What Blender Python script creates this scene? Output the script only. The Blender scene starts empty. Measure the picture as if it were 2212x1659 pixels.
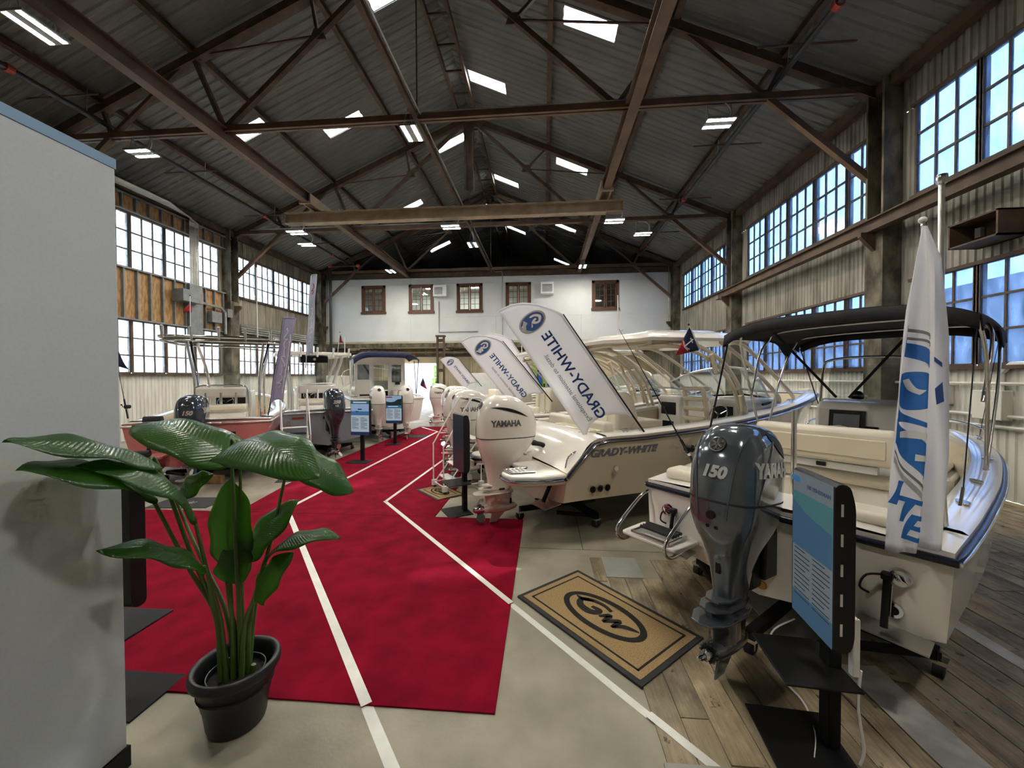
import bpy, bmesh, math, random
from mathutils import Vector, Matrix
random.seed(7)
PI = math.pi
sin, cos, rad = math.sin, math.cos, math.radians
SC = bpy.context.scene
COL = SC.collection
# ------------------------------------------------------------------ camera
CAM_H = 2.3
def camera():
    yaw, pitch, roll = rad(-4.75), rad(-1.0), rad(-0.2)
    f = Vector((sin(yaw)*cos(pitch), cos(yaw)*cos(pitch), sin(pitch)))
    r = Vector((cos(yaw), -sin(yaw), 0)); u = r.cross(f)
    r2 = r*cos(roll)+u*sin(roll); u2 = -r*sin(roll)+u*cos(roll)
    cd = bpy.data.cameras.new('camera'); cd.sensor_width = 36; cd.lens = 840/2212*36
    cd.clip_start = .05; cd.clip_end = 300
    o = bpy.data.objects.new('camera', cd); COL.objects.link(o)
    m = Matrix((r2, u2, -f)).transposed().to_4x4(); m.translation = (0, 0, CAM_H)
    o.matrix_world = m; SC.camera = o
camera()
# ------------------------------------------------------------------ daylight
SUN_AZ = Vector((1.9, 6.5, 0)).normalized(); SUN_EL = rad(60)
def daylight():
    w = bpy.data.worlds.new('sky'); SC.world = w; w.use_nodes = True
    nt = w.node_tree; nt.nodes.clear()
    out = nt.nodes.new('ShaderNodeOutputWorld'); bg = nt.nodes.new('ShaderNodeBackground')
    sky = nt.nodes.new('ShaderNodeTexSky'); sky.sky_type = 'NISHITA'; sky.sun_disc = False
    sky.sun_elevation = SUN_EL; sky.sun_rotation = math.atan2(SUN_AZ.x, SUN_AZ.y)
    sky.air_density = 1.0; sky.dust_density = 5.0; sky.ozone_density = 1.0
    bg.inputs['Strength'].default_value = SKY_STRENGTH
    nt.links.new(sky.outputs[0], bg.inputs['Color']); nt.links.new(bg.outputs[0], out.inputs['Surface'])
    l = bpy.data.lights.new('sun', 'SUN'); l.energy = SUN_ENERGY; l.angle = rad(1.0); l.color = (1, .95, .86)
    o = bpy.data.objects.new('sun', l); COL.objects.link(o)
    d = Vector((SUN_AZ.x*cos(SUN_EL), SUN_AZ.y*cos(SUN_EL), sin(SUN_EL)))
    o.rotation_euler = d.to_track_quat('Z', 'Y').to_euler(); o.location = (20, 60, 60)
SKY_STRENGTH = 1.0
SUN_ENERGY = 14.0
LED_STRENGTH = 100.0
daylight()
SC.view_settings.view_transform = 'Standard'; SC.view_settings.look = 'None'
SC.view_settings.exposure = 2.2; SC.view_settings.gamma = 1.0
SC.view_settings.use_curve_mapping = False
SC.cycles.use_denoising = True
SC.cycles.use_adaptive_sampling = True; SC.cycles.adaptive_threshold = .04; SC.cycles.adaptive_min_samples = 20
SC.cycles.max_bounces = 6; SC.cycles.diffuse_bounces = 3; SC.cycles.glossy_bounces = 3
SC.cycles.transparent_max_bounces = 10; SC.cycles.transmission_bounces = 3
SC.cycles.caustics_reflective = False; SC.cycles.caustics_refractive = False
SC.cycles.sample_clamp_indirect = 4.0
def portal(name, loc, sx, sy, direction):
    l = bpy.data.lights.new(name, 'AREA'); l.shape = 'RECTANGLE'; l.size = sx; l.size_y = sy
    l.cycles.is_portal = True
    o = bpy.data.objects.new(name, l); COL.objects.link(o); o.location = loc
    o.rotation_euler = Vector(direction).to_track_quat('-Z', 'Y').to_euler()
# ------------------------------------------------------------------ materials
MATS = {}
def _nodes(name):
    m = bpy.data.materials.new(name); m.use_nodes = True
    nt = m.node_tree; b = nt.nodes['Principled BSDF']
    return m, nt, b
def mat(name, col, rough=.5, metal=0.0, var=0.0, scale=6.0, col2=None, bump=0.0, bscale=60.0, coat=0.0, stretch=None, detail=5.0, spec=None, lo=.35, hi=.65):
    """principled material; noise mixes col with col2 (or a darker col) over object coordinates"""
    if name in MATS: return MATS[name]
    m, nt, b = _nodes(name); N = nt.nodes.new; L = nt.links.new
    b.inputs['Roughness'].default_value = rough; b.inputs['Metallic'].default_value = metal
    b.inputs['Coat Weight'].default_value = coat; b.inputs['Coat Roughness'].default_value = .06
    if spec is not None: b.inputs['Specular IOR Level'].default_value = spec
    tc = N('ShaderNodeTexCoord'); mp = N('ShaderNodeMapping'); L(tc.outputs['Object'], mp.inputs['Vector'])
    if stretch: mp.inputs['Scale'].default_value = stretch
    nz = N('ShaderNodeTexNoise'); nz.inputs['Scale'].default_value = scale; nz.inputs['Detail'].default_value = detail
    L(mp.outputs[0], nz.inputs['Vector'])
    c2 = col2 if col2 else tuple(c*(1-var) for c in col)
    rp = N('ShaderNodeValToRGB'); rp.color_ramp.elements[0].position = lo; rp.color_ramp.elements[1].position = hi
    rp.color_ramp.elements[0].color = (*c2, 1); rp.color_ramp.elements[1].color = (*col, 1)
    L(nz.outputs['Fac'], rp.inputs['Fac']); L(rp.outputs[0], b.inputs['Base Color'])
    if bump:
        n2 = N('ShaderNodeTexNoise'); n2.inputs['Scale'].default_value = bscale; n2.inputs['Detail'].default_value = 4
        L(mp.outputs[0], n2.inputs['Vector'])
        bp = N('ShaderNodeBump'); bp.inputs['Strength'].default_value = bump; bp.inputs['Distance'].default_value = .01
        L(n2.outputs['Fac'], bp.inputs['Height']); L(bp.outputs[0], b.inputs['Normal'])
    MATS[name] = m; return m
def emit(name, col, strength):
    if name in MATS: return MATS[name]
    m, nt, b = _nodes(name); b.inputs['Base Color'].default_value = (*[c*.12 for c in col], 1); b.inputs['Roughness'].default_value = .25
    b.inputs['Emission Color'].default_value = (*col, 1); b.inputs['Emission Strength'].default_value = strength
    MATS[name] = m; return m
def glass(name, tint, rough=.05, diffuse=0.0, gloss=.08, streak=0.0):
    """thin pane: mostly clear, a little mirror, some dusty scatter"""
    if name in MATS: return MATS[name]
    m, nt, b = _nodes(name); N = nt.nodes.new; L = nt.links.new
    nt.nodes.remove(b); out = nt.nodes['Material Output']
    t = N('ShaderNodeBsdfTransparent'); t.inputs['Color'].default_value = (*tint, 1)
    g = N('ShaderNodeBsdfGlossy'); g.inputs['Roughness'].default_value = rough; g.inputs['Color'].default_value = (.9, .93, .95, 1)
    tr = N('ShaderNodeBsdfTranslucent'); tr.inputs['Color'].default_value = (*tint, 1)
    m1 = N('ShaderNodeMixShader'); m1.inputs[0].default_value = diffuse; L(t.outputs[0], m1.inputs[1]); L(tr.outputs[0], m1.inputs[2])
    if streak:
        tc = N('ShaderNodeTexCoord'); mp = N('ShaderNodeMapping'); mp.inputs['Scale'].default_value = (3, 3, 1)
        oi = N('ShaderNodeObjectInfo'); ad = N('ShaderNodeVectorMath'); ad.operation = 'ADD'
        L(tc.outputs['Object'], ad.inputs[0]); L(oi.outputs['Location'], ad.inputs[1]); L(ad.outputs[0], mp.inputs['Vector'])
        nz = N('ShaderNodeTexNoise'); nz.inputs['Scale'].default_value = 2.2; nz.inputs['Detail'].default_value = 6; L(mp.outputs[0], nz.inputs['Vector'])
        mr = N('ShaderNodeMapRange'); mr.inputs[1].default_value = .3; mr.inputs[2].default_value = .75
        mr.inputs[3].default_value = max(0, diffuse-streak); mr.inputs[4].default_value = min(1, diffuse+streak)
        L(nz.outputs['Fac'], mr.inputs[0]); L(mr.outputs[0], m1.inputs[0])
    m2 = N('ShaderNodeMixShader'); m2.inputs[0].default_value = gloss; L(m1.outputs[0], m2.inputs[1]); L(g.outputs[0], m2.inputs[2])
    L(m2.outputs[0], out.inputs['Surface']); MATS[name] = m; return m
def translucent(name, col, clear=.2):
    if name in MATS: return MATS[name]
    m, nt, b = _nodes(name); N = nt.nodes.new; L = nt.links.new
    nt.nodes.remove(b); out = nt.nodes['Material Output']
    d = N('ShaderNodeBsdfDiffuse'); d.inputs['Color'].default_value = (*col, 1)
    t = N('ShaderNodeBsdfTranslucent'); t.inputs['Color'].default_value = (*col, 1)
    c = N('ShaderNodeBsdfTransparent'); c.inputs['Color'].default_value = (*col, 1)
    m1 = N('ShaderNodeMixShader'); m1.inputs[0].default_value = .6; L(d.outputs[0], m1.inputs[1]); L(t.outputs[0], m1.inputs[2])
    m2 = N('ShaderNodeMixShader'); m2.inputs[0].default_value = clear; L(m1.outputs[0], m2.inputs[1]); L(c.outputs[0], m2.inputs[2])
    L(m2.outputs[0], out.inputs['Surface']); MATS[name] = m; return m
# ------------------------------------------------------------------ mesh builder
class MB:
    def __init__(s): s.v = []; s.f = []
    def add(s, vs, fs, M=None):
        b = len(s.v)
        s.v += [tuple(M @ Vector(p)) for p in vs] if M else [tuple(p) for p in vs]
        s.f += [tuple(b+i for i in f) for f in fs]; return s
    def bx(s, x0, x1, y0, y1, z0, z1, M=None):
        return s.add([(x0,y0,z0),(x1,y0,z0),(x1,y1,z0),(x0,y1,z0),(x0,y0,z1),(x1,y0,z1),(x1,y1,z1),(x0,y1,z1)],
                     [(3,2,1,0),(4,5,6,7),(0,1,5,4),(1,2,6,5),(2,3,7,6),(3,0,4,7)], M)
    def cbx(s, c, d, M=None):
        return s.bx(c[0]-d[0]/2, c[0]+d[0]/2, c[1]-d[1]/2, c[1]+d[1]/2, c[2]-d[2]/2, c[2]+d[2]/2, M)
    def bar(s, a, b, w, h, up=(0,0,1)):
        """rectangular bar from a to b, w across, h along up"""
        a, b = Vector(a), Vector(b); d = (b-a); L = d.length
        if L < 1e-6: return s
        d /= L; u = Vector(up); x = d.cross(u)
        if x.length < 1e-4: x = d.cross(Vector((1,0,0)))
        x.normalize(); u = x.cross(d)
        M = Matrix((x, d, u)).transposed().to_4x4(); M.translation = a
        return s.bx(-w/2, w/2, 0, L, -h/2, h/2, M)
    def ring(s, rings, cap=True, closed=True):
        """loft through rings of equal length"""
        b = len(s.v); n = len(rings[0])
        for r in rings: s.v += [tuple(p) for p in r]
        for k in range(len(rings)-1):
            for i in range(n if closed else n-1):
                j = (i+1) % n
                s.f.append((b+k*n+i, b+k*n+j, b+(k+1)*n+j, b+(k+1)*n+i))
        if cap and closed:
            s.f.append(tuple(b+i for i in range(n))[::-1]); s.f.append(tuple(b+(len(rings)-1)*n+i for i in range(n)))
        return s
    def tube(s, pts, r, n=8, cap=True, smooth_path=0):
        P = [Vector(p) for p in pts]
        if smooth_path: P = spline(P, smooth_path)
        rs = r if isinstance(r, (list, tuple)) else [r]*len(P)
        if len(rs) != len(P): rs = [rs[0]+(rs[-1]-rs[0])*i/(len(P)-1) for i in range(len(P))]
        t0 = (P[1]-P[0]).normalized(); up = Vector((0,0,1)) if abs(t0.z) < .9 else Vector((1,0,0))
        x = t0.cross(up).normalized(); rings = []
        for i, p in enumerate(P):
            t = (P[min(i+1, len(P)-1)]-P[max(i-1, 0)]).normalized()
            x = (x - t*x.dot(t)); x.normalize(); y = t.cross(x)
            rings.append([p + (x*cos(2*PI*k/n)+y*sin(2*PI*k/n))*rs[i] for k in range(n)])
        return s.ring(rings, cap)
    def cyl(s, a, b, r, n=12, r2=None): return s.tube([a, b], [r, r if r2 is None else r2], n)
    def prism(s, poly, z0, z1, M=None):
        n = len(poly); vs = [(x,y,z0) for x,y in poly]+[(x,y,z1) for x,y in poly]
        fs = [tuple(range(n))[::-1], tuple(range(n, 2*n))]+[(i,(i+1)%n,n+(i+1)%n,n+i) for i in range(n)]
        return s.add(vs, fs, M)
    def ball(s, c, r, n=10, m=6, sq=(1,1,1)):
        rings = []
        for k in range(1, m):
            a = PI*k/m; rings.append([(c[0]+r*sq[0]*sin(a)*cos(2*PI*i/n), c[1]+r*sq[1]*sin(a)*sin(2*PI*i/n), c[2]-r*sq[2]*cos(a)) for i in range(n)])
        return s.ring(rings, True)
    def grid(s, fn, nu, nv):
        """surface fn(u,v), u,v in 0..1"""
        b = len(s.v)
        for j in range(nv+1):
            for i in range(nu+1): s.v.append(tuple(fn(i/nu, j/nv)))
        for j in range(nv):
            for i in range(nu):
                a = b+j*(nu+1)+i; s.f.append((a, a+1, a+nu+2, a+nu+1))
        return s
    def mesh(s, name, m, smooth=None):
        me = bpy.data.meshes.new(name); me.from_pydata(s.v, [], s.f); me.update()
        if m: me.materials.append(m)
        if smooth:
            me.shade_smooth()
            me.set_sharp_from_angle(angle=rad(smooth))
        return me
    def build(s, name, m, parent=None, smooth=None, bevel=0, seg=2, solid=0, sub=0, loc=None, rz=None, fixn=False):
        me = s.mesh(name, m, smooth)
        if fixn:
            bm = bmesh.new(); bm.from_mesh(me); bmesh.ops.recalc_face_normals(bm, faces=bm.faces); bm.to_mesh(me); bm.free()
            if smooth: me.set_sharp_from_angle(angle=rad(smooth))
        o = bpy.data.objects.new(name, me); COL.objects.link(o)
        if parent: o.parent = parent
        if loc: o.location = loc
        if rz is not None: o.rotation_euler = (0, 0, rz)
        if solid: md = o.modifiers.new('solid', 'SOLIDIFY'); md.thickness = solid; md.offset = 0
        if bevel:
            md = o.modifiers.new('bevel', 'BEVEL'); md.width = bevel; md.segments = seg; md.limit_method = 'ANGLE'; md.angle_limit = rad(35)
            me.shade_smooth(); me.set_sharp_from_angle(angle=rad(30)); md.harden_normals = False
        if sub: md = o.modifiers.new('sub', 'SUBSURF'); md.levels = sub; md.render_levels = sub
        return o
def spline(P, k=6):
    """catmull-rom through the points"""
    P = [Vector(p) for p in P]
    if len(P) < 3: return P
    out = []
    for i in range(len(P)-1):
        p0, p1, p2, p3 = P[max(i-1,0)], P[i], P[i+1], P[min(i+2,len(P)-1)]
        for j in range(k):
            t = j/k
            out.append(.5*((2*p1)+(p2-p0)*t+(2*p0-5*p1+4*p2-p3)*t*t+(3*p1-p0-3*p2+p3)*t**3))
    out.append(P[-1]); return out
def lerp(tab, x):
    """piecewise-linear lookup in [(x, v), ...]"""
    if x <= tab[0][0]: return tab[0][1]
    for (a, va), (b, vb) in zip(tab, tab[1:]):
        if x <= b: return va+(vb-va)*(x-a)/(b-a)
    return tab[-1][1]
def smoothtab(tab, x):
    """catmull-rom lookup in [(x, v), ...]"""
    n = len(tab)
    if x <= tab[0][0]: return tab[0][1]
    if x >= tab[-1][0]: return tab[-1][1]
    for i in range(n-1):
        a, b = tab[i], tab[i+1]
        if x <= b[0]:
            t = (x-a[0])/(b[0]-a[0])
            m0 = (b[1]-tab[max(i-1,0)][1])/(b[0]-tab[max(i-1,0)][0])*(b[0]-a[0])
            m1 = (tab[min(i+2,n-1)][1]-a[1])/(tab[min(i+2,n-1)][0]-a[0])*(b[0]-a[0])
            return (2*t**3-3*t*t+1)*a[1]+(t**3-2*t*t+t)*m0+(-2*t**3+3*t*t)*b[1]+(t**3-t*t)*m1
def thing(name, label, cat, loc=(0,0,0), rz=0, group=None, kind=None):
    o = bpy.data.objects.new(name, None); COL.objects.link(o); o.empty_display_size = .1
    o.location = loc; o.rotation_euler = (0, 0, rz)
    tag(o, label, cat, group, kind); return o
def tag(o, label, cat, group=None, kind=None):
    if label: o['label'] = label
    if cat: o['category'] = cat
    if group: o['group'] = group
    if kind: o['kind'] = kind
    return o
def struct(o, label=None):
    o['kind'] = 'structure'
    if label: o['label'] = label
    return o
def copy_tree(o, parent=None):
    c = o.copy(); COL.objects.link(c); c.parent = parent
    for ch in [x for x in o.children]: copy_tree(ch, c)
    return c
def text_shape(s, size, extrude=.004, bold=0.0, shear=0.0, sx=1.0, space=1.0):
    """lettering as plain vertices and faces, centred on x, baseline at y=0"""
    cu = bpy.data.curves.new('lettering', 'FONT'); cu.body = s; cu.size = size; cu.extrude = extrude
    cu.offset = bold; cu.shear = shear; cu.align_x = 'CENTER'; cu.resolution_u = 3; cu.space_character = space
    o = bpy.data.objects.new('lettering', cu); COL.objects.link(o)
    dg = bpy.context.evaluated_depsgraph_get(); me = o.evaluated_get(dg).to_mesh()
    vs = [(v.co.x*sx, v.co.y, v.co.z) for v in me.vertices]; fs = [tuple(p.vertices) for p in me.polygons]
    o.evaluated_get(dg).to_mesh_clear(); bpy.data.objects.remove(o); bpy.data.curves.remove(cu)
    return vs, fs
def lettering(s, size, m, parent, M, **k):
    vs, fs = text_shape(s, size, **k)
    return MB().add(vs, fs, M).build('lettering', m, parent)
def frame(o, x, y):
    """matrix with origin o, x axis x, y axis y"""
    x = Vector(x).normalized(); y = Vector(y); y = (y-x*y.dot(x)).normalized(); z = x.cross(y)
    M = Matrix((x, y, z)).transposed().to_4x4(); M.translation = Vector(o); return M
# ------------------------------------------------------------------ shared materials
def paint(name, c, **k): return mat(name, c, **{'rough': .45, 'var': .06, 'scale': 3, **k})
M_CONC = mat('concrete', (.33,.305,.235), .62, scale=1.6, col2=(.205,.19,.145), bump=.35, bscale=30, detail=12, lo=.3, hi=.62)
M_CONC2 = mat('grey_concrete', (.33,.33,.31), .8, scale=2.5, col2=(.25,.25,.235), bump=.3, bscale=40)
M_JOINT = mat('floor_joint', (.10,.09,.07), .9, var=.3)
def wood(name, light, dark, seed):
    """worn floor board: fine grain along y, broad dirt stains, nail marks"""
    m, nt, b = _nodes(name); N = nt.nodes.new; L = nt.links.new
    tc = N('ShaderNodeTexCoord'); mp = N('ShaderNodeMapping'); mp.inputs['Location'].default_value = (seed*3.1, seed*1.7, 0); L(tc.outputs['Object'], mp.inputs['Vector'])
    def noise(scale, sx, sy, det):
        q = N('ShaderNodeMapping'); q.inputs['Scale'].default_value = (sx, sy, 1); L(mp.outputs[0], q.inputs['Vector'])
        n = N('ShaderNodeTexNoise'); n.inputs['Scale'].default_value = scale; n.inputs['Detail'].default_value = det; n.inputs['Roughness'].default_value = .65; L(q.outputs[0], n.inputs['Vector']); return n
    g = noise(6, 7, .35, 6); st = noise(2.2, 1.3, .7, 9); sp = noise(9, 1, .8, 3)
    r1 = N('ShaderNodeValToRGB'); r1.color_ramp.elements[0].position = .36; r1.color_ramp.elements[1].position = .66; r1.color_ramp.elements[0].color = (*[(a+c)/2 for a, c in zip(light, dark)], 1); r1.color_ramp.elements[1].color = (*light, 1); L(g.outputs['Fac'], r1.inputs['Fac'])
    r2 = N('ShaderNodeValToRGB'); r2.color_ramp.elements[0].position = .40; r2.color_ramp.elements[1].position = .60; r2.color_ramp.elements[0].color = (.46,.44,.41,1); r2.color_ramp.elements[1].color = (1,1,1,1); L(st.outputs['Fac'], r2.inputs['Fac'])
    r3 = N('ShaderNodeValToRGB'); r3.color_ramp.elements[0].position = .30; r3.color_ramp.elements[1].position = .36; r3.color_ramp.elements[0].color = (.25,.22,.2,1); r3.color_ramp.elements[1].color = (1,1,1,1); L(sp.outputs['Fac'], r3.inputs['Fac'])
    def mul(a, c):
        q = N('ShaderNodeMix'); q.data_type = 'RGBA'; q.blend_type = 'MULTIPLY'; q.inputs[0].default_value = 1; L(a, q.inputs[6]); L(c, q.inputs[7]); return q.outputs[2]
    L(mul(mul(r1.outputs[0], r2.outputs[0]), r3.outputs[0]), b.inputs['Base Color']); b.inputs['Roughness'].default_value = .75
    bp = N('ShaderNodeBump'); bp.inputs['Strength'].default_value = .8; bp.inputs['Distance'].default_value = .008; L(g.outputs['Fac'], bp.inputs['Height']); L(bp.outputs[0], b.inputs['Normal'])
    MATS[name] = m; return m
M_WOOD = [wood('aged_plank_%d' % i, c, d, i) for i, (c, d) in enumerate((((.45,.36,.225),(.17,.13,.08)), ((.40,.325,.21),(.15,.12,.08)), ((.50,.40,.25),(.19,.145,.09)), ((.36,.30,.20),(.14,.115,.08))))]
M_RUST = mat('rusty_steel', (.098,.060,.036), .7, scale=3, col2=(.052,.031,.019), bump=.2)
M_STEEL = mat('painted_steel', (.135,.080,.046), .55, scale=2, col2=(.085,.049,.029))
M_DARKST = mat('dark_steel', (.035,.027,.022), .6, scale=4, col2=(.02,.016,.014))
M_CRANE = mat('tan_crane_paint', (.36,.27,.175), .5, scale=2.5, col2=(.25,.18,.115), detail=8)
M_ROOF = mat('roof_sheet', (.158,.158,.146), .65, scale=.5, col2=(.118,.119,.111), detail=7)
M_WALLR = mat('corrugated_wall', (.33,.315,.275), .65, scale=1.1, col2=(.15,.14,.115), stretch=(3,3,.5), detail=8)
M_WALLW = mat('white_corrugated', (.72,.71,.66), .6, scale=1.4, col2=(.58,.56,.50), stretch=(3,3,.6), detail=7)
M_WALLL = mat('grey_corrugated', (.30,.28,.225), .7, scale=1.2, col2=(.16,.14,.10), stretch=(3,3,.5), detail=8)
M_COLM = mat('weathered_column', (.17,.15,.105), .8, scale=3.0, col2=(.035,.027,.019), stretch=(1,1,.6), bump=.3, detail=9)
M_OFFICE = mat('office_white', (.66,.68,.68), .6, scale=.7, col2=(.58,.60,.60))
M_CREAM = mat('cream_wall', (.52,.46,.33), .7, scale=1, col2=(.36,.31,.21), detail=7)
M_BROWNW = mat('brown_window_wood', (.12,.045,.022), .5, scale=5, col2=(.075,.028,.015), stretch=(6,6,1))
M_MUNT = mat('steel_sash', (.10,.075,.055), .6, scale=5, col2=(.06,.04,.03))
M_PLY = mat('plywood', (.40,.235,.10), .6, scale=2.4, col2=(.24,.125,.045), stretch=(1.5,5,1.2), detail=9, lo=.4, hi=.58)
M_STUD = mat('galvanised', (.21,.225,.23), .5, metal=.3, scale=4, col2=(.15,.165,.17))
M_COND = mat('conduit', (.42,.43,.41), .35, metal=.7, scale=3, col2=(.30,.31,.30))
M_PIPE = mat('black_pipe', (.025,.026,.028), .35, scale=4, col2=(.018,.018,.02))
M_RED = mat('red_fitting', (.42,.05,.02), .5, scale=6, col2=(.28,.03,.015))
M_CHROME = mat('polished_steel', (.78,.78,.77), .10, metal=1, scale=3, col2=(.70,.70,.70))
M_ALU = mat('brushed_aluminium', (.74,.73,.70), .28, metal=1, scale=5, col2=(.64,.63,.60))
M_BLACK = mat('black_plastic', (.009,.009,.010), .42, scale=5, col2=(.006,.006,.007), spec=.3)
M_BLACKR = mat('black_rubber', (.02,.02,.02), .75, scale=6, col2=(.012,.012,.012), bump=.2)
M_BLKMET = mat('black_metal', (.010,.010,.011), .6, scale=5, col2=(.007,.007,.008), spec=.2)
M_CANVAS = mat('black_canvas', (.012,.012,.013), .9, scale=8, col2=(.007,.007,.008), bump=.3, bscale=90)
M_NAVY = mat('navy_canvas', (.014,.020,.075), .8, scale=8, col2=(.009,.013,.05), bump=.3, bscale=90)
M_WHITEP = mat('white_powder_coat', (.78,.78,.76), .4, scale=4, col2=(.70,.70,.68))
M_GEL = mat('white_gelcoat', (.86,.83,.77), .16, coat=.5, scale=1.5, col2=(.83,.80,.74))
M_SAND = mat('sand_gelcoat', (.80,.70,.53), .13, coat=.6, scale=1.5, col2=(.77,.67,.50))
M_CREAMG = mat('cream_gelcoat', (.80,.72,.56), .16, coat=.5, scale=1.5, col2=(.77,.69,.53))
M_VINYL = mat('cream_vinyl', (.80,.74,.62), .42, scale=4, col2=(.76,.70,.58), bump=.05)
M_CREAMT = mat('cream_tube', (.74,.65,.48), .25, coat=.3, scale=3, col2=(.70,.61,.45))
M_GREYG = mat('grey_gelcoat', (.30,.345,.37), .15, coat=.6, scale=1.5, col2=(.28,.32,.345))
M_PINKG = mat('salmon_gelcoat', (.62,.22,.21), .14, coat=.6, scale=1.2, col2=(.58,.20,.19))
M_BLUEG = mat('pale_blue_gelcoat', (.22,.30,.36), .15, coat=.6, scale=1.5, col2=(.20,.275,.33))
M_NAVYS = mat('navy_stripe', (.012,.014,.035), .25, scale=4, col2=(.009,.011,.028))
M_MDARK = mat('gunmetal_cowl', (.105,.122,.145), .16, metal=.45, coat=1, scale=2, col2=(.09,.105,.125))
M_MBLUE = mat('blue_grey_cowl', (.055,.070,.092), .16, metal=.4, coat=1, scale=2, col2=(.047,.06,.08))
M_MWHITE = mat('pearl_white_cowl', (.80,.76,.69), .15, coat=1, scale=2, col2=(.77,.73,.66))
M_LETTER = mat('silver_lettering', (.70,.70,.68), .3, metal=.5, scale=5, col2=(.62,.62,.60))
M_WHITE = mat('white_print', (.80,.80,.80), .5, scale=5, col2=(.74,.74,.74))
M_BLUEP = mat('blue_print', (.05,.115,.36), .6, scale=4, col2=(.04,.10,.32))
M_BRBLUE = mat('bright_blue_print', (.03,.20,.62), .6, scale=4, col2=(.025,.15,.5))
M_GREYP = mat('grey_print', (.22,.23,.25), .6, scale=4, col2=(.18,.19,.21))
M_FLAG = translucent('white_flag_cloth', (.92,.92,.95), 0)
M_CARPET = mat('red_carpet', (.265,.003,.022), .95, scale=3.5, col2=(.165,.0018,.014), bump=.6, bscale=240, detail=10, spec=.1, lo=.3, hi=.68)
M_COIR = mat('coir', (.44,.305,.145), .95, scale=90, col2=(.29,.19,.085), bump=.8, bscale=260)
M_COIRB = mat('black_coir', (.016,.014,.011), .95, scale=90, col2=(.008,.007,.006), bump=.8, bscale=260)
M_TAPE = mat('white_tape', (.74,.74,.71), .35, scale=6, col2=(.64,.64,.60), bump=.15, bscale=30)
M_PAINTL = mat('worn_white_paint', (.50,.49,.45), .7, scale=5, col2=(.34,.32,.28), detail=9, bump=.3, bscale=30)
M_LEAF = None
M_SKY = translucent('fibreglass_skylight', (.86,.90,.88), .25)
M_GLR = glass('blue_dusty_pane', (.19,.26,.36), .15, diffuse=.20, gloss=.05, streak=.18)
M_GLL = glass('clear_dusty_pane', (.40,.43,.44), .1, diffuse=.30, gloss=.04, streak=.25)
M_GLASS = glass('clear_glass', (.86,.90,.90), .02, diffuse=0, gloss=.10)
M_SMOKE = glass('smoked_glass', (.35,.38,.40), .02, diffuse=0, gloss=.15)
M_LED = emit('led_strip', (1, .94, .82), LED_STRENGTH)
# ------------------------------------------------------------------ building shell
XL, XR = -15.4, 8.46
XC = (XL+XR)/2
T = [10.56, 18.07, 25.4]
ZR, ZE = 14.75, 9.5
SL = (ZR-ZE)/(XR-XC)
YB, YEND, YF = 25.75, 38.0, -7.0
def roof_z(x): return ZR-SL*abs(x-XC)
def corr(axis, pos, u0, u1, z0, z1, pitch=.2, amp=.03, sgn=1):
    """vertical-rib corrugated sheet on a wall plane; axis 'x': plane at x=pos spanning y=u, axis 'y': plane at y=pos spanning x=u"""
    m = MB(); n = max(1, int(round((u1-u0)/pitch))); p = (u1-u0)/n; us = []
    for i in range(n):
        for a, d in ((0,0),(.18,0),(.34,1),(.66,1),(.82,0)): us.append((u0+(i+a)*p, d))
    us.append((u1, 0)); vs = []
    for z in (z0, z1):
        for u, d in us:
            o = pos-sgn*amp*d
            vs.append((o, u, z) if axis == 'x' else (u, o, z))
    k = len(us); return m.add(vs, [(i, i+1, k+i+1, k+i) for i in range(k-1)])
# floor: slabs with open joints, planks over the near right part
floor = struct(MB().bx(XL-.3, XR+.3, YF-.3, YEND, -.4, -.012).build('floor', M_JOINT), 'joint bed under the concrete slabs and planks')
xs = [XL, -11.4, -7.43, -3.46, .51, 4.5, XR]; ys = [YF, -3, 1, 5.2, 9.3, 13.4, 17.5, 21.6, 25.7, 29.8, 34, YEND]
for c, d in zip(ys, ys[1:]):
    xr_ = [q for q in xs if q != .51 or c > 5]
    for a, b in zip(xr_, xr_[1:]):
        MB().bx(a+.006, b-.006, c+.006, d-.006, -.3, 0).build('slab', M_CONC, floor)
rp = random.Random(3)
x = .72
while x < 8.2:
    w = rp.uniform(.17, .235); yb = 4.97 if x > 1.13 else 4.48
    if x > 4.2: yb = 8.2
    y = YF+rp.uniform(0, 2)
    y = -.5-rp.uniform(0, 1.5)
    while y < yb-.05:
        e = min(yb, y+rp.uniform(1.5, 3.4))
        if yb-e < .4: e = yb
        z = rp.uniform(.006, .013)
        MB().bx(x+.004, x+w-.004, y+.004, e-.004, -.02, z).build('plank', rp.choice(M_WOOD), floor)
        y = e
    x += w
MB().bx(.57, .70, 4.4, 4.965, -.02, .008).build('plank', M_WOOD[0], floor)
MB().bx(.71, 1.13, 4.49, 4.985, -.02, .011).build('concrete_patch', M_CONC2, floor)
MB().bx(.70, 1.12, 1.75, 2.33, -.02, .016).build('concrete_patch', M_CONC2, floor)
MB().bx(2.05, 2.6, 3.55, 4.3, -.02, .016).build('concrete_patch', M_CONC2, floor)
for nm, x0, x1, y0, y1, lb in (('painted_stripe', 2.31, 2.60, -.5, 3.25, 'wide worn white stripe painted on the planks beside the front display stand'),
                               ('painted_stripe', 3.70, 3.84, .5, 3.95, 'narrow worn white stripe painted on planks right of the front boat')):
    tag(MB().bx(x0, x1, y0, y1, .0131, .0155).build(nm, M_PAINTL), lb, 'floor marking')
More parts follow.
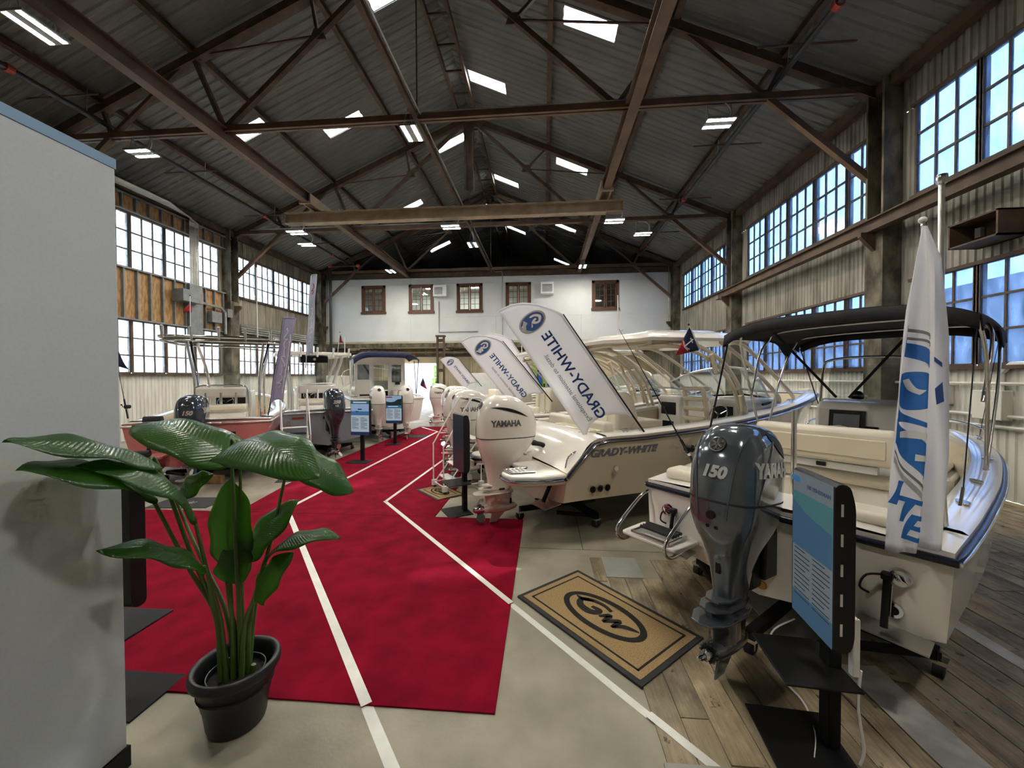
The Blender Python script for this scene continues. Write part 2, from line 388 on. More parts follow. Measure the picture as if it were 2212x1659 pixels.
# roof slopes with skylight openings
SKY_L = [(-11.32, -10.1, 13.75), (-8.9, -7.4, 15.5), (-5.36, -3.95, 11.85), (-5.36, -3.9, 19.65), (-8.95, -7.4, 23.3), (-5.4, -3.95, 27.6), (-8.97, -7.4, 30.4)]
SKY_R = [(.6, 2.1, 11.7), (-3.0, -1.53, 15.75), (.62, 2.1, 19.4), (-2.98, -1.55, 23.7), (.8, 2.15, 27.1), (-2.98, -1.5, 31.5), (.9, 2.2, 35)]
SH = .30
def slope(side, holes):
    m = MB(); pit = .28
    xe = XL if side < 0 else XR
    ystops = [YF]
    n = int((YEND-YF)/pit); p = (YEND-YF)/n; bands = []
    for i in range(n):
        for a0, a1, d0, d1 in ((0,.2,0,0),(.2,.36,0,1),(.36,.64,1,1),(.64,.8,1,0),(.8,1,0,0)):
            bands.append((YF+(i+a0)*p, YF+(i+a1)*p, d0, d1))
    for y0, y1, d0, d1 in bands:
        cuts = [(abs(a-XC), abs(b-XC)) for a, b, yc in holes if yc-SH < (y0+y1)/2 < yc+SH]
        cuts = sorted((min(c), max(c)) for c in cuts); segs = []; s = 0
        for c in cuts: segs.append((s, c[0])); s = c[1]
        segs.append((s, abs(xe-XC)+.25))
        for s0, s1 in segs:
            vs = [(XC+side*q, y, ZR-SL*q-.035*d) for q in (s0, s1) for y, d in ((y0, d0), (y1, d1))]
            m.add(vs, [(0,1,3,2)] if side < 0 else [(0,2,3,1)])
    return m
struct(slope(-1, SKY_L).build('ceiling', M_ROOF), 'dark corrugated roof slope on the left of the ridge')
struct(slope(1, SKY_R).build('ceiling', M_ROOF), 'dark corrugated roof slope on the right of the ridge')
NSKY = 0
for side, holes in ((-1, SKY_L), (1, SKY_R)):
    for a, b, yc in holes:
        NSKY += 1
        s = struct(thing('skylight', None, None, ((a+b)/2, yc, roof_z((a+b)/2)), 0), 'bright skylight panel in the %s roof slope, %s from the camera' % ('left' if side < 0 else 'right', ('first','second','third','fourth','fifth','sixth','seventh')[sorted(h[2] for h in holes).index(yc)]))
        s['group'] = 'roof skylights'
        M = Matrix.Rotation(math.atan(SL)*(1 if side > 0 else -1), 4, 'Y')
        hl = (b-a)/2/cos(math.atan(SL))+.04
        MB().bx(-hl, hl, -SH-.05, SH+.05, .012, .02, M).build('pane', M_SKY, s)
        fr = MB()
        for q in (-1, 1):
            fr.bx(-hl-.03, hl+.03, q*(SH+.03)-.03, q*(SH+.03)+.03, -.03, .03, M); fr.bx(q*hl-.02, q*hl+.02, -SH, SH, -.03, .03, M)
        fr.build('frame', M_ROOF, s)
        portal('daylight_portal', ((a+b)/2, yc, roof_z((a+b)/2)-.06), b-a, 2*SH, (0, 0, -1))
# trusses
RN = [(-15.3,9.52),(-12.95,10.78),(-10.05,11.82),(-6.5,13.02),(-3.42,14.25),(.2,12.98),(3.4,11.75),(6.05,10.68),(8.4,9.55)]
def roof_node(i): x = RN[i][0]; return (x, roof_z(x)-.30)
TN = {'a': (-12.65,9.42), 'b': (-9.1,9.42), 'c': (-3.42,9.42), 'd': (1.9,9.42), 'e': (5.65,9.42)}
for ti, y in enumerate(T):
    tr = thing('roof_truss', ['brown steel roof truss nearest the camera, with a long level tie', 'brown steel roof truss in the middle of the hall', 'brown steel roof truss in front of the white office wall'][ti], 'roof truss', (XC, y, 9.4))
    off = Vector((XC, y, 9.4))
    def P(n): return Vector((n[0], y, n[1]))-off
    def mem(nm, a, b, w, h, mm=M_RUST): MB().bar(P(a), P(b), w, h, up=(0,1,0)).build(nm, mm, tr)
    R = [roof_node(i) for i in range(9)]; pk = (XC, ZR-.42)
    for s, idx in ((-1, (0,1,2,3)), (1, (8,7,6,5))):
        e = (XL+.2, ZE-.22) if s < 0 else (XR-.2, ZE-.22)
        m = MB()
        m.bar(P(e)+Vector((0,-.08,0)), P(pk)+Vector((0,-.08,0)), .24, .02, up=(0,1,0)); m.bar(P(e)+Vector((0,.08,0)), P(pk)+Vector((0,.08,0)), .24, .02, up=(0,1,0))
        q = Vector((0,0,-.11)); m.bar(P(e)+q, P(pk)+q, .20, .02, up=(0,0,1)) if False else None
        m.bar(P(e)-Vector((s*.05,0,.11)), P(pk)-Vector((0,0,.13)), .02, .22, up=(0,1,0))
        m.build('rafter', M_RUST, tr)
        n1, n2 = (TN['a'], TN['b']) if s < 0 else (TN['e'], TN['d'])
        r1, r2, r3 = R[idx[1]], R[idx[2]], R[idx[3]]
        mid = ((n2[0]+XC)/2, (n2[1]+pk[1])/2)
        mem('web_member', n1, r1, .09, .10); mem('web_member', n1, r2, .10, .12)
        mem('web_member', n2, r2, .11, .12); mem('web_member', n2, pk, .13, .14)
        mem('tie_rod', r2, mid, .045, .045); mem('web_member', mid, r3, .08, .10)
        kx = XL+.25 if s < 0 else XR-.3
        mem('knee_brace', n1, (kx, 7.2), .14, .14, M_STEEL)
        for nd in (n1, n2, r2, mid):
            g = P(nd); MB().add([(g.x-.24,-.02,g.z-.12),(g.x+.24,-.02,g.z-.12),(g.x+.12,-.02,g.z+.18),(g.x-.12,-.02,g.z+.18),(g.x-.24,.02,g.z-.12),(g.x+.24,.02,g.z-.12),(g.x+.12,.02,g.z+.18),(g.x-.12,.02,g.z+.18)],
                                 [(0,1,2,3),(7,6,5,4),(0,4,5,1),(1,5,6,2),(2,6,7,3),(3,7,4,0)]).build('gusset_plate', M_RUST, tr)
    m = MB(); m.bx(XL+.1-XC, XR-.1-XC, -.10, -.02, -.07, .09); m.bx(XL+.1-XC, XR-.1-XC, .02, .10, -.07, .09); m.build('bottom_tie', M_STEEL, tr)
    MB().bar(P((XC, 9.45)), P(pk), .035, .035).build('hanger_rod', M_RUST, tr)
    if ti == 1: MB().bx(-.22, -.12, -.1, .1, 1.6, 4.9).bx(.12, .22, -.1, .1, 1.6, 4.9).bx(-.12, .12, -.015, .015, 1.6, 4.9).build('king_post', M_RUST, tr)
# purlins and ridge members
PX = [-12.95, -10.05, -6.5, .2, 3.4, 6.05]
for i, px in enumerate(PX):
    z = roof_z(px)-.05; m = MB(); hw = .08
    m.bx(px-hw, px+hw, YF, YEND, z-.20, z-.18); m.bx(px-.012, px+.012, YF, YEND, z-.18, z); m.bx(px-hw, px+hw, YF, YEND, z-.03, z-.01)
    tag(m.build('roof_purlin', M_RUST), ['outermost brown purlin under the left roof slope', 'middle brown purlin under the left roof slope', 'brown purlin nearest the ridge under the left slope', 'brown purlin nearest the ridge under the right slope', 'middle brown purlin under the right roof slope', 'outermost brown purlin under the right roof slope'][i], 'purlin')
rd = thing('ridge_ladder', 'pair of brown ridge beams joined by short cross ties', 'ridge beam', (XC, YF, ZR-.5))
for s in (-1, 1): MB().bx(s*.38-.05, s*.38+.05, 0, YEND-YF, -.1, .12).build('ridge_beam', M_RUST, rd)
for k in range(34): MB().bx(-.36, .36, 1.2*k+.5, 1.2*k+.56, -.05, .02).build('cross_tie', M_RUST, rd)
for s in (-1, 1):
    x = XL+.18 if s < 0 else XR-.18
    tag(MB().bx(x-.1, x+.1, YF, YEND, ZE-.32, ZE-.06).build('eave_beam', M_RUST), 'dark brown eave beam along the top of the %s window wall' % ('plywood-lined' if s < 0 else 'corrugated'), 'beam')
# crane rails and bridge
def ibeam(m, x, y0, y1, z0, z1, w=.26, t=.03):
    m.bx(x-w/2, x+w/2, y0, y1, z0, z0+t); m.bx(x-w/2, x+w/2, y0, y1, z1-t, z1); m.bx(x-.014, x+.014, y0, y1, z0+t, z1-t); return m
tag(ibeam(MB(), -9.1, YF, YB, 9.02, 9.42).build('crane_rail', M_STEEL), 'long brown crane rail above the left row of boats', 'crane rail')
tag(ibeam(MB(), 2.25, YF, YB, 9.02, 9.42).build('crane_rail', M_STEEL), 'long brown crane rail above the right row of boats', 'crane rail')
tag(ibeam(MB(), -3.45, YF, YB, 9.28, 9.42, .12, .02).build('cable_beam', M_RUST), 'slim beam with electrical conduit along the middle of the hall', 'beam')
for dx in (-.10, .10):
    tag(MB().tube([(-3.45+dx, YF, 9.46), (-3.45+dx, YB, 9.46)], .022, 8).build('conduit', M_COND), 'silver conduit on the %s side of the middle cable beam' % ('left' if dx < 0 else 'right'), 'conduit')
br = thing('crane_bridge', 'tan painted overhead crane bridge spanning the two rails', 'crane', (-3.72, 15.2, 8.55))
m = MB(); m.bx(-6.75, 6.7, -.15, .15, 0, .035); m.bx(-6.75, 6.7, -.15, .15, .415, .45); m.bx(-6.75, 6.7, -.02, .02, .035, .415); m.build('girder', M_CRANE, br)
for x in (-5.38, 5.97):
    MB().bx(x-.20, x-.14, -.9, .9, .46, .80).bx(x+.14, x+.20, -.9, .9, .46, .80).build('end_truck', M_CRANE, br)
    MB().bx(x-.24, x+.24, -.95, -.85, .42, .5).bx(x-.24, x+.24, .85, .95, .42, .5).build('end_plate', M_CRANE, br)
    for yy in (-.7, .7):
        for q in (-1, 1): MB().cyl((x+q*.05, yy, .54), (x+q*.12, yy, .54), .075).build('wheel', M_DARKST, br)
for q in (-6.74, 6.69): MB().bx(q-.01, q+.01, -.15, .15, .03, .42).build('end_cap', M_CRANE, br)
MB().tube([(-4.6,.1,.6),(-4.5,.1,.5),(-1,.1,.49),(2,.1,.49)], .02, 6).build('conduit', M_COND, br)
# columns
cols = []
for s in (-1, 1):
    for i, y in enumerate([3.05]+T):
        if s < 0 and i == 0: continue
        x = XL if s < 0 else XR
        c = thing('wall_column', None, 'column', (x, y-.28 if i < 3 else y, 0))
        c['label'] = {(-1,1): 'weathered column beside the plywood-backed studs', (-1,2): 'weathered column between the two left window bays', (-1,3): 'weathered column at the far left corner by the office', (1,0): 'weathered column at the near end of the right wall', (1,1): 'weathered column beside the brown wall box, right of the bimini', (1,2): 'weathered column behind the boat hardtops on the right wall', (1,3): 'weathered column at the far right corner by the office'}[(s, i)]
        q = -s
        m = MB()
        m.bx(min(.0,q*.42), max(.0,q*.42), -.26, -.20, 0, ZE-.1); m.bx(min(.0,q*.42), max(.0,q*.42), .20, .26, 0, ZE-.1); m.bx(min(0,q*.05), max(0,q*.05), -.2, .2, 0, ZE-.1)
        m.build('shaft', M_COLM, c)
        MB().bx(min(q*.36,q*.42), max(q*.36,q*.42), -.2, .2, 0, 6.0).build('face_plate', M_COLM, c)
        MB().bx(min(0,q*.55), max(0,q*.55), -.3, .3, -.02, .03).build('base_plate', M_RUST, c)
        MB().prism([(q*.42,0),(q*.42,.0),(q*.75,.35),(q*.75,.45),(q*.42,.45)], -.05, .05, Matrix(((1,0,0,0),(0,0,1,0),(0,1,0,5.35),(0,0,0,1)))).build('bracket', M_RUST, c)
        cols.append(c)
g = tag(MB().bx(XR-.62, XR-.40, 3.0, 18.6, 5.80, 5.83).bx(XR-.62, XR-.40, 3.0, 18.6, 6.07, 6.10).bx(XR-.53, XR-.49, 3.0, 18.6, 5.83, 6.07).build('wall_girder', M_RUST), 'brown crane girder on brackets along the right wall', 'girder')
# windows
ZU, ZLW = (6.42, 8.42), (2.52, 4.46)
WN = [0]
PANE = {}
def window(side, y1, y0, z0, z1, cols_=3, rows=3, lb=''):
    """steel sash window; each pane its own object"""
    WN[0] += 1
    x = XR-.02 if side > 0 else XL+.02
    w = struct(thing('window_%d' % WN[0], None, None, (x, (y0+y1)/2, z0)), lb)
    hw, hh = (y1-y0)/2, z1-z0; cw, ch = 2*hw/cols_, hh/rows
    m = MB(); b = .035
    m.bx(-.05,.03,-hw-.03,-hw+.02,0,hh); m.bx(-.05,.03,hw-.02,hw+.03,0,hh); m.bx(-.05,.03,-hw,hw,-.04,.02); m.bx(-.05,.03,-hw,hw,hh-.02,hh+.04)
    for k in range(1, cols_): m.bx(-.025,.025,-hw+k*cw-.019,-hw+k*cw+.019,0,hh)
    for k in range(1, rows): m.bx(-.03,.03,-hw,hw,k*ch-.021,k*ch+.021)
    m.build('sash_frame', M_MUNT, w)
    key = (side, round(cw,3), round(ch,3))
    if key not in PANE: PANE[key] = MB().bx(-.003,.003,-cw/2+.012,cw/2-.012,.013,ch-.013).mesh('pane', M_GLR if side > 0 else M_GLL)
    for i in range(cols_):
        for j in range(rows):
            o = bpy.data.objects.new('pane', PANE[key]); COL.objects.link(o); o.parent = w; o.location = (0, -hw+(i+.5)*cw, j*ch)
    return w
BAYS = {1: [16.93, 24.4, 9.62], -1: [17.28, 25.0]}
for side in (1, -1):
    for bi, top in enumerate(BAYS[side]):
        nw = 5 if bi < 2 else 4
        for lev, (z0, z1) in enumerate((ZU, ZLW)):
            for k in range(nw):
                y1 = top-1.335*k; window(side, y1, y1-1.245, z0, z1, lb='%s steel sash window, %s from the far end of the %s bay, %s wall' % (('upper','lower')[lev], ('first','second','third','fourth','fifth')[k], ('middle','far','near')[bi], 'right' if side > 0 else 'left'))
            bw = 1.335*nw
            portal('daylight_portal', (XR-.1 if side > 0 else XL+.1, top-bw/2, (z0+z1)/2), bw, z1-z0, (-side, 0, 0))
# side walls
def side_wall(side):
    x = XR+.03 if side > 0 else XL-.03
    nm = 'wall_right' if side > 0 else 'wall_left'
    root = struct(thing(nm, None, None, (x, 0, 0)), 'corrugated metal wall with two bands of steel windows, %s side' % ('right' if side > 0 else 'left'))
    def sheet(y0, y1, z0, z1, mm, amp=.026, pit=.145):
        c = corr('x', 0, y0, y1, z0, z1, pit, amp, side); c.build('cladding', mm, root)
    mm = M_WALLR if side > 0 else M_WALLL
    for (z0, z1, m2) in ((0, 2.47, M_WALLW if side > 0 else M_WALLW), (4.5, 6.38, mm), (8.46, ZE+.2, mm)):
        cuts = [YF, 3.05, 10.28, 17.8, YB, YEND]
        for a, b in zip(cuts, cuts[1:]): sheet(a, b, z0, z1, m2)
    ends = sorted([(t-1.335*(5 if i < 2 else 4), t) for i, t in enumerate(BAYS[side])])
    gaps = []; y = YF
    for a, b in ends: gaps.append((y, a)); y = b+.06
    gaps.append((y, YEND))
    for z0, z1 in (ZU, ZLW):
        for a, b in gaps: sheet(a-.03, b, z0-.05, z1+.05, mm)
    r = MB()
    for z in (2.47, 4.50, 6.38, 8.46):
        for a, b in ends: r.bx(-side*.14 if side > 0 else -.02, .02 if side > 0 else .14, a-.1, b+.1, z-.05, z+.02)
    r.build('sill_rail', M_RUST, root)
    for k in range(1, 5):
        for i, t in enumerate(BAYS[side]):
            if i == 2 and k > 3: continue
            for z0, z1 in (ZU, ZLW):
                yy = t-1.335*k+.045; MB().bx(-.10, .05, yy-.045, yy+.045, z0, z1, Matrix.Scale(-1 if side < 0 else 1, 4, (1,0,0))).build('mullion', M_RUST if z0 < 3 else M_DARKST, root)
    return root
wr = side_wall(1); wl = side_wall(-1)
# front and end walls, office front over the recess
struct(corr('y', YF, XL, XR, 0, 14.8, .3, .03, -1).build('wall_front', M_WALLL), 'corrugated end wall behind the camera')
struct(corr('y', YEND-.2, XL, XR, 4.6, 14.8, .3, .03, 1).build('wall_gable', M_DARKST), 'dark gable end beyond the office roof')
# ------------------------------------------------------------------ office front, recess below, outside
M_GND = mat('sunlit_paving', (.42,.40,.36), .9, scale=.6, col2=(.34,.32,.29))
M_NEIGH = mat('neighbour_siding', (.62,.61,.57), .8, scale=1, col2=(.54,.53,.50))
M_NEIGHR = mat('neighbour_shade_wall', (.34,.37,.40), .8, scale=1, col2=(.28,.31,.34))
M_BUSH = mat('shrub_leaves', (.10,.19,.04), .7, scale=5, col2=(.04,.09,.02))
struct(MB().bx(-90, 90, -70, 110, -.6, -.41).build('ground', M_GND), 'paved ground outside the hall')
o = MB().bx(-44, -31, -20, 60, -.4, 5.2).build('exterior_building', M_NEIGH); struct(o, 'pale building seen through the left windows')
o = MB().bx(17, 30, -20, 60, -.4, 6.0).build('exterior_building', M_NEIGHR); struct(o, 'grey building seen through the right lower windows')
o = MB().bx(-19, -12.2, 46, 52, -.4, 4.5).build('exterior_building', M_NEIGHR); struct(o, 'grey trailer beyond the open rear door')
bsh = MB(); rb = random.Random(5)
for k in range(60):
    c = (-11.3+rb.uniform(-1.2,1.6), 44+rb.uniform(-1,1), rb.uniform(.2,4.2)); bsh.ball(c, rb.uniform(.25,.5), 6, 4)
tag(bsh.build('shrub', M_BUSH), 'green shrub outside beyond the open rear door', 'shrub')
OFW = [(-12.42,-10.75), (-9.12,-7.41), (-5.83,-4.09), (-2.54,-.86), (3.10,4.81)]
OZ0, OZ1 = 6.70, 8.56
wb = struct(thing('wall_back', None, None, (XC, YB, 0)), 'white painted office front above the rear recess')
def wb_box(x0, x1, z0, z1, nm='panel'): MB().bx(x0-XC, x1-XC, 0, .16, z0, z1).build(nm, M_OFFICE, wb)
ox0, ox1 = -15.0, 8.2
zs = [4.62, 6.35, OZ0-.0, OZ1, 9.1]
ed = [ox0]+[e for w in OFW for e in w]+[ox1]
for a, b in ((ox0,-9.0),(-9.0,-3.2),(-3.2,2.4),(2.4,ox1)):
    wb_box(a+.004, b-.004, 4.62, 6.345); wb_box(a+.004, b-.004, OZ1+.004, 9.0)
for i in range(0, len(ed), 2): wb_box(ed[i]+.003, ed[i+1]-.003, 6.35, OZ1)
for a, b in OFW: wb_box(a, b, 6.35, OZ0)
MB().bx(ox0-XC-.2, ox1-XC+.2, -.06, .2, 9.02, 9.34).build('top_beam', M_RUST, wb)
MB().bx(ox0-XC-.2, ox1-XC+.2, -.04, .2, 4.36, 4.61).build('bottom_beam', M_COLM, wb)
MB().bx(ox0-XC-.38, ox0-XC-.01, 0, .16, 4.62, 9.0).bx(ox1-XC+.01, ox1-XC+.3, 0, .16, 4.62, 9.0).build('end_strip', M_COLM, wb)
for i, (a, b) in enumerate(OFW):
    WN[0] += 1
    w = struct(thing('window_%d' % WN[0], None, None, ((a+b)/2, YB, OZ0)), ['brown office window furthest left, over the plain boats', 'brown office window with bright panes, second from the left', 'brown office window in the middle, right of the first cooler', 'brown office window half hidden by the tallest white banner', 'brown office window furthest right, near the right wall'][i])
    hw, hh = (b-a)/2, OZ1-OZ0; t = .16
    for nm, bb in (('casing', (-hw,-hw+t,0,hh)), ('casing', (hw-t,hw,0,hh)), ('casing', (-hw,hw,hh-t,hh)), ('sill', (-hw-.05,hw+.05,-.08,.07))):
        MB().bx(bb[0], bb[1], -.05 if nm == 'casing' else -.10, .10, bb[2], bb[3]).build(nm, M_BROWNW, w)
    for s in (-1, 1):
        x0, x1 = (-hw+t, -.02) if s < 0 else (.02, hw-t)
        m = MB(); z0, z1 = .07, hh-t
        for bb in ((x0,x0+.07,z0,z1),(x1-.07,x1,z0,z1),(x0,x1,z0,z0+.09),(x0,x1,z1-.08,z1)): m.bx(bb[0],bb[1],-.02,.03,bb[2],bb[3])
        sh = m.build('sash', M_BROWNW, w)
        m = MB(); xm = (x0+x1)/2; m.bx(xm-.012,xm+.012,-.01,.02,z0,z1)
        for k in range(1, 4): zz = z0+.05+(z1-z0-.1)*k/4; m.bx(x0,x1,-.01,.02,zz-.012,zz+.012)
        m.build('muntins', M_BROWNW, w)
        MB().bx(x0+.05,x1-.05,.005,.012,z0+.05,z1-.05).build('pane', M_GLASS, w)
for i, (a, b, z0, z1) in enumerate(((-7.34,-6.43,7.68,8.42), (-.22,.62,7.70,8.47))):
    ac = thing('window_cooler', ['white louvred air conditioner box beside the bright office window', 'white slatted air conditioner box above the tallest white banner'][i], 'air conditioner', ((a+b)/2, YB-.02, z0))
    hw, hh = (b-a)/2, z1-z0
    MB().bx(-hw,hw,-.40,0,0,hh).build('casing', M_WHITEP, ac, bevel=.02)
    MB().bx(-hw+.10,hw-.28 if i == 0 else hw-.1,-.415,-.395,.12,hh-.16).build('grille', M_GREYP, ac)
    for k in range(5): MB().bx(-hw+.11,hw-.29 if i == 0 else hw-.11,-.43,-.41,.14+k*.085,.16+k*.085).build('louvre', M_WHITEP, ac)
for pts, lb in (([(-14.8,YB-.12,4.7),(-14.8,YB-.12,9.42),(-14.7,YB-.12,9.5),(-3.4,YB-.12,9.5),(7.85,YB-.12,9.5),(7.92,YB-.12,9.42),(7.92,YB-.12,4.7)], 'silver conduit framing the top of the office wall'),
                ([(-3.4,YB-.06,9.48),(-3.3,YB-.06,9.3),(.6-3.4,YB-.06,9.3),(-2.75,YB-.06,9.2),(-2.75,YB-.06,5.0)], 'thin conduit dropping down the office wall by the middle beam'),
                ([(-7.05,YB-.06,7.4),(-7.05,YB-.06,5.35),(-4.4,YB-.06,5.35)], 'thin white pipe bent below the first office cooler')):
    tag(MB().tube(pts, .028, 8).build('conduit', M_COND), lb, 'conduit')
# recess
struct(MB().bx(XL, XR, YB-.05, 31.2, 4.62, 4.75).build('ceiling', M_CREAM), 'cream underside of the office floor')
struct(MB().bx(XL, -11.62, 31, 31.15, 0, 4.62).bx(-8.7, XR, 31, 31.15, 0, 4.62).bx(-11.62, -8.7, 31, 31.15, 3.46, 4.62).build('wall_recess', M_CREAM), 'cream back wall of the recess with an open door bay')
struct(MB().bx(XL, XR, YB+4, YB+4.1, 4.75, 9.1).build('wall_office', M_OFFICE), 'rear wall of the office')
struct(MB().bx(XL, XR, YB+.2, YEND, 9.1, 9.2).build('ceiling', M_DARKST), 'dark office roof deck, extended to the gable to block light')  # run past the office and coloured dark so the roof space stays dark
struct(MB().bx(XL, XR, YB, YB+4.1, 9.02, 9.09).build('ceiling', M_OFFICE), 'office ceiling')
for x in (-13.6, -12.9, -12.2, -8.3, -7.7, -6.0, -3.2): tag(corr('y', 30.96, x, x+.6, 0, 4.5, .2, .03, 1).build('cladding_strip', M_CREAM), None, None); 
for o in [q for q in COL.objects if q.name.startswith('cladding_strip')]: struct(o, 'ribbed cream cladding strip on the recess wall')
dj = MB().bx(-11.72,-11.62,30.9,31.1,0,3.5).bx(-8.7,-8.6,30.9,31.1,0,3.5).bx(-11.72,-8.6,30.9,31.1,3.46,3.58); struct(dj.build('door_1', M_CREAM), 'pale frame round the open rear door bay')
po = thing('lattice_post', 'rusty lattice post standing in the aisle behind the white outboards', 'post', (-5.4, 20.0, 0))
for s in (-1, 1): MB().bx(s*.17-.035, s*.17+.035, -.1, .1, 0, 4.42).build('channel', M_RUST, po)
for k in range(6): MB().bx(-.17, .17, -.02, .02, .25+k*.78, .42+k*.78).build('batten', M_RUST, po)
MB().bx(-.3,.3,-.2,.2,0,.04).build('base_plate', M_RUST, po); MB().bx(-.24,.24,-.15,.15,4.42,4.5).build('cap', M_RUST, po)
tag(MB().bx(-15.1,8.2,19.9,20.1,4.62,4.86).build('cross_beam', M_RUST), 'rusty cross beam carried by the lattice post', 'beam') if False else None
sm = thing('sprinkler_main', 'dark sprinkler main hung below the office', 'pipe', (-13.2, 26.4, 3.8))
MB().tube([(0,0,0),(12,0,0),(16,0,0)], .08, 10).build('pipe', M_PIPE, sm)
for k in range(8): MB().tube([(1+2*k,0,.05),(1+2*k,0,.82)], .014, 5).build('hanger', M_COND, sm)
for x in (4.2, 9.0): MB().tube([(x-.1,0,0),(x+.1,0,0)], .12, 10).build('coupling', M_RED, sm)
rs = thing('sprinkler_riser', 'black vertical sprinkler riser with red couplings in the left corner', 'pipe', (-14.0, 24.6, 0))
MB().tube([(0,0,3.75),(0,0,9.55)], .09, 12).build('pipe', M_PIPE, rs)
MB().tube([(0,0,9.6),(1.9,0,9.6)], .05, 8).build('branch_pipe', M_PIPE, rs)
MB().tube([(0,0,3.75),(.9,-.6,3.75),(.9,-1.3,3.75)], .07, 8).build('elbow_pipe', M_PIPE, rs)
for p in ((0,0,9.6),(1.9,0,9.6),(0,0,3.75),(.9,-.6,3.75)): MB().ball(p, .13, 10, 6).build('coupling', M_RED, rs)
# sprinkler lines under the slopes
for x, z, y0, y1, lb in ((-12.75, 9.72, YF, 24.6, 'long black sprinkler pipe with red couplings under the left roof slope'), (5.85, 9.72, YF, 24.4, 'long black sprinkler pipe with red couplings under the right roof slope')):
    sp = thing('sprinkler_line', lb, 'pipe', (x, y0, z))
    MB().tube([(0,0,0),(0,y1-y0,0)], .075, 12).build('pipe', M_PIPE, sp)
    for yy in (8.4, 16.9, 22.6): MB().tube([(0,yy-y0-.07,0),(0,yy-y0+.07,0)], .105, 12).build('coupling', M_RED, sp)
    for yy in (9.4, 13.2, 17.0, 20.8):
        MB().tube([(-1.0,yy-y0,.05),(1.1,yy-y0,.05)], .025, 6).build('branch_pipe', M_RUST, sp)
        MB().tube([(0,yy-y0+.6,.07),(.03,yy-y0+.6,.55 if x > 0 else .7)], .012, 5).build('hanger', M_COND, sp)
# left wall: plywood bays between galvanised studs
st = thing('stud_panel', 'plywood sheathing between grey metal studs on the left wall', 'wall panel', (XL+.06, 11.0, 4.5))
for (z0, z1) in ((0, 1.86), (3.98, 4.55)):
    for k in range(14):
        y0 = k*.49; MB().bx(0,.02,y0+.05,y0+.49,z0+.03,z1).build('plywood_sheet', M_PLY, st)
        MB().bx(.02,.13,y0,y0+.05,z0,z1).build('stud', M_STUD, st)
    MB().bx(.02,.15,0,6.9,z0-.02,z0+.03).build('bottom_track', M_STUD, st); MB().bx(.02,.15,0,6.9,z1-.02,z1+.04).build('top_track', M_STUD, st)
cb = thing('conduit_bank', 'bank of grey conduits bending down the left window wall', 'conduit', (XL, 15.8, 0))
for k in range(6):
    d = .075*k
    MB().tube([(.75+d,-22,9.05),(.75+d,-1.6-d,9.05),(.6,-.5-d*.3,9.05),(.35,-.1+d-.2,9.02),(.26,-.2+d,8.85),(.26,-.2+d,4.2)], .032, 6).build('conduit', M_COND, cb)
MB().bx(.14,.30,-.30,.32,4.0,6.35).build('cover_plate', M_STUD, cb)
for nm, c, d, lb in (('junction_box', (XL+.42,15.3,5.75), (.5,.95,.5), 'long grey junction box on the stud wall beside the conduits'), ('junction_box', (XL+.3,16.75,5.1), (.25,.55,.5), 'small grey junction box right of the conduit bank'), ('junction_box', (XL+.3,17.5,5.4), (.25,.3,.4), 'tiny grey junction box by the left column')):
    tag(MB().cbx(c, d).build(nm, M_STUD, bevel=.01), lb, 'junction box')
tag(MB().tube([(XL+.3,15.9,5.65),(XL+.3,17.1,5.6),(XL+.3,17.35,5.4),(XL+.3,17.35,4.4)], .06, 8).build('conduit', M_COND), 'thick bent conduit beside the small junction boxes', 'conduit')
for k in range(4): tag(MB().tube([(XL+.2,18.4,4.62+k*.12),(XL+.2,25.1,4.62+k*.12)], .045, 6).build('wall_pipe', M_COND), ['lowest', 'second', 'third', 'topmost'][k]+' of the four pipes along the far left wall', 'pipe')
for y in (13.3, 16.1, 19.6):
    tag(MB().bx(XL+.1,XL+.5,y,y+.9,.02,2.0).build('wall_cabinet', M_WHITEP), None, None) if False else None
# right wall fittings
hb = thing('wall_box', 'brown open box with pipe on the right wall, by the near column', 'vent box', (XR-.05, 7.9, 4.75))
m = MB(); m.bx(-.55,0,-.42,-.39,0,.46); m.bx(-.55,0,.39,.42,0,.46); m.bx(-.55,0,-.42,.42,0,.03); m.bx(-.55,0,-.42,.42,.43,.46); m.bx(-.06,0,-.42,.42,0,.46); m.build('casing', M_RUST, hb)
MB().tube([(-.05,-.4,.2),(-.05,-2.5,.2)], .07, 8).build('pipe', M_COND, hb); MB().tube([(-.3,.1,.12),(-.3,.1,.3)], .07, 8).build('valve', M_DARKST, hb)
for nm, c, d, mm, lb in (('fire_alarm_pull', (XR-.12,10.75,2.05), (.1,.2,.24), M_RED, 'small red alarm box on the right wall behind the console'), ('electrical_box', (XR-.1,8.0,1.75), (.2,.5,.55), M_WALLW, 'cream electrical box on the right wall beside the bimini strap'), ('electrical_box', (XR-.1,9.0,1.9), (.2,.45,.4), M_WALLW, 'cream electrical box on the right wall behind the light pole'), ('electrical_box', (XR-.1,13.2,1.7), (.2,.5,.4), M_WALLW, 'cream electrical box low on the right wall by the console')):
    tag(MB().cbx(c, d).build(nm, mm, bevel=.015), lb, 'box')
for z, lb in ((1.35,'lower cream conduit along the right wall'),(1.55,'middle cream conduit along the right wall'),(2.15,'upper cream conduit along the right wall')):
    tag(MB().tube([(XR-.08,2.5,z),(XR-.08,14.5,z)], .035, 6).build('wall_conduit', M_WALLW), lb, 'conduit')
tag(MB().tube([(XR-.06,7.9,1.95),(XR-.06,7.9,2.35),(XR-.06,7.75,2.5),(XR-.06,6.0,2.5)], .05, 8).build('wall_conduit', M_WALLW), 'thick cream conduit bending out of the near electrical box', 'conduit')
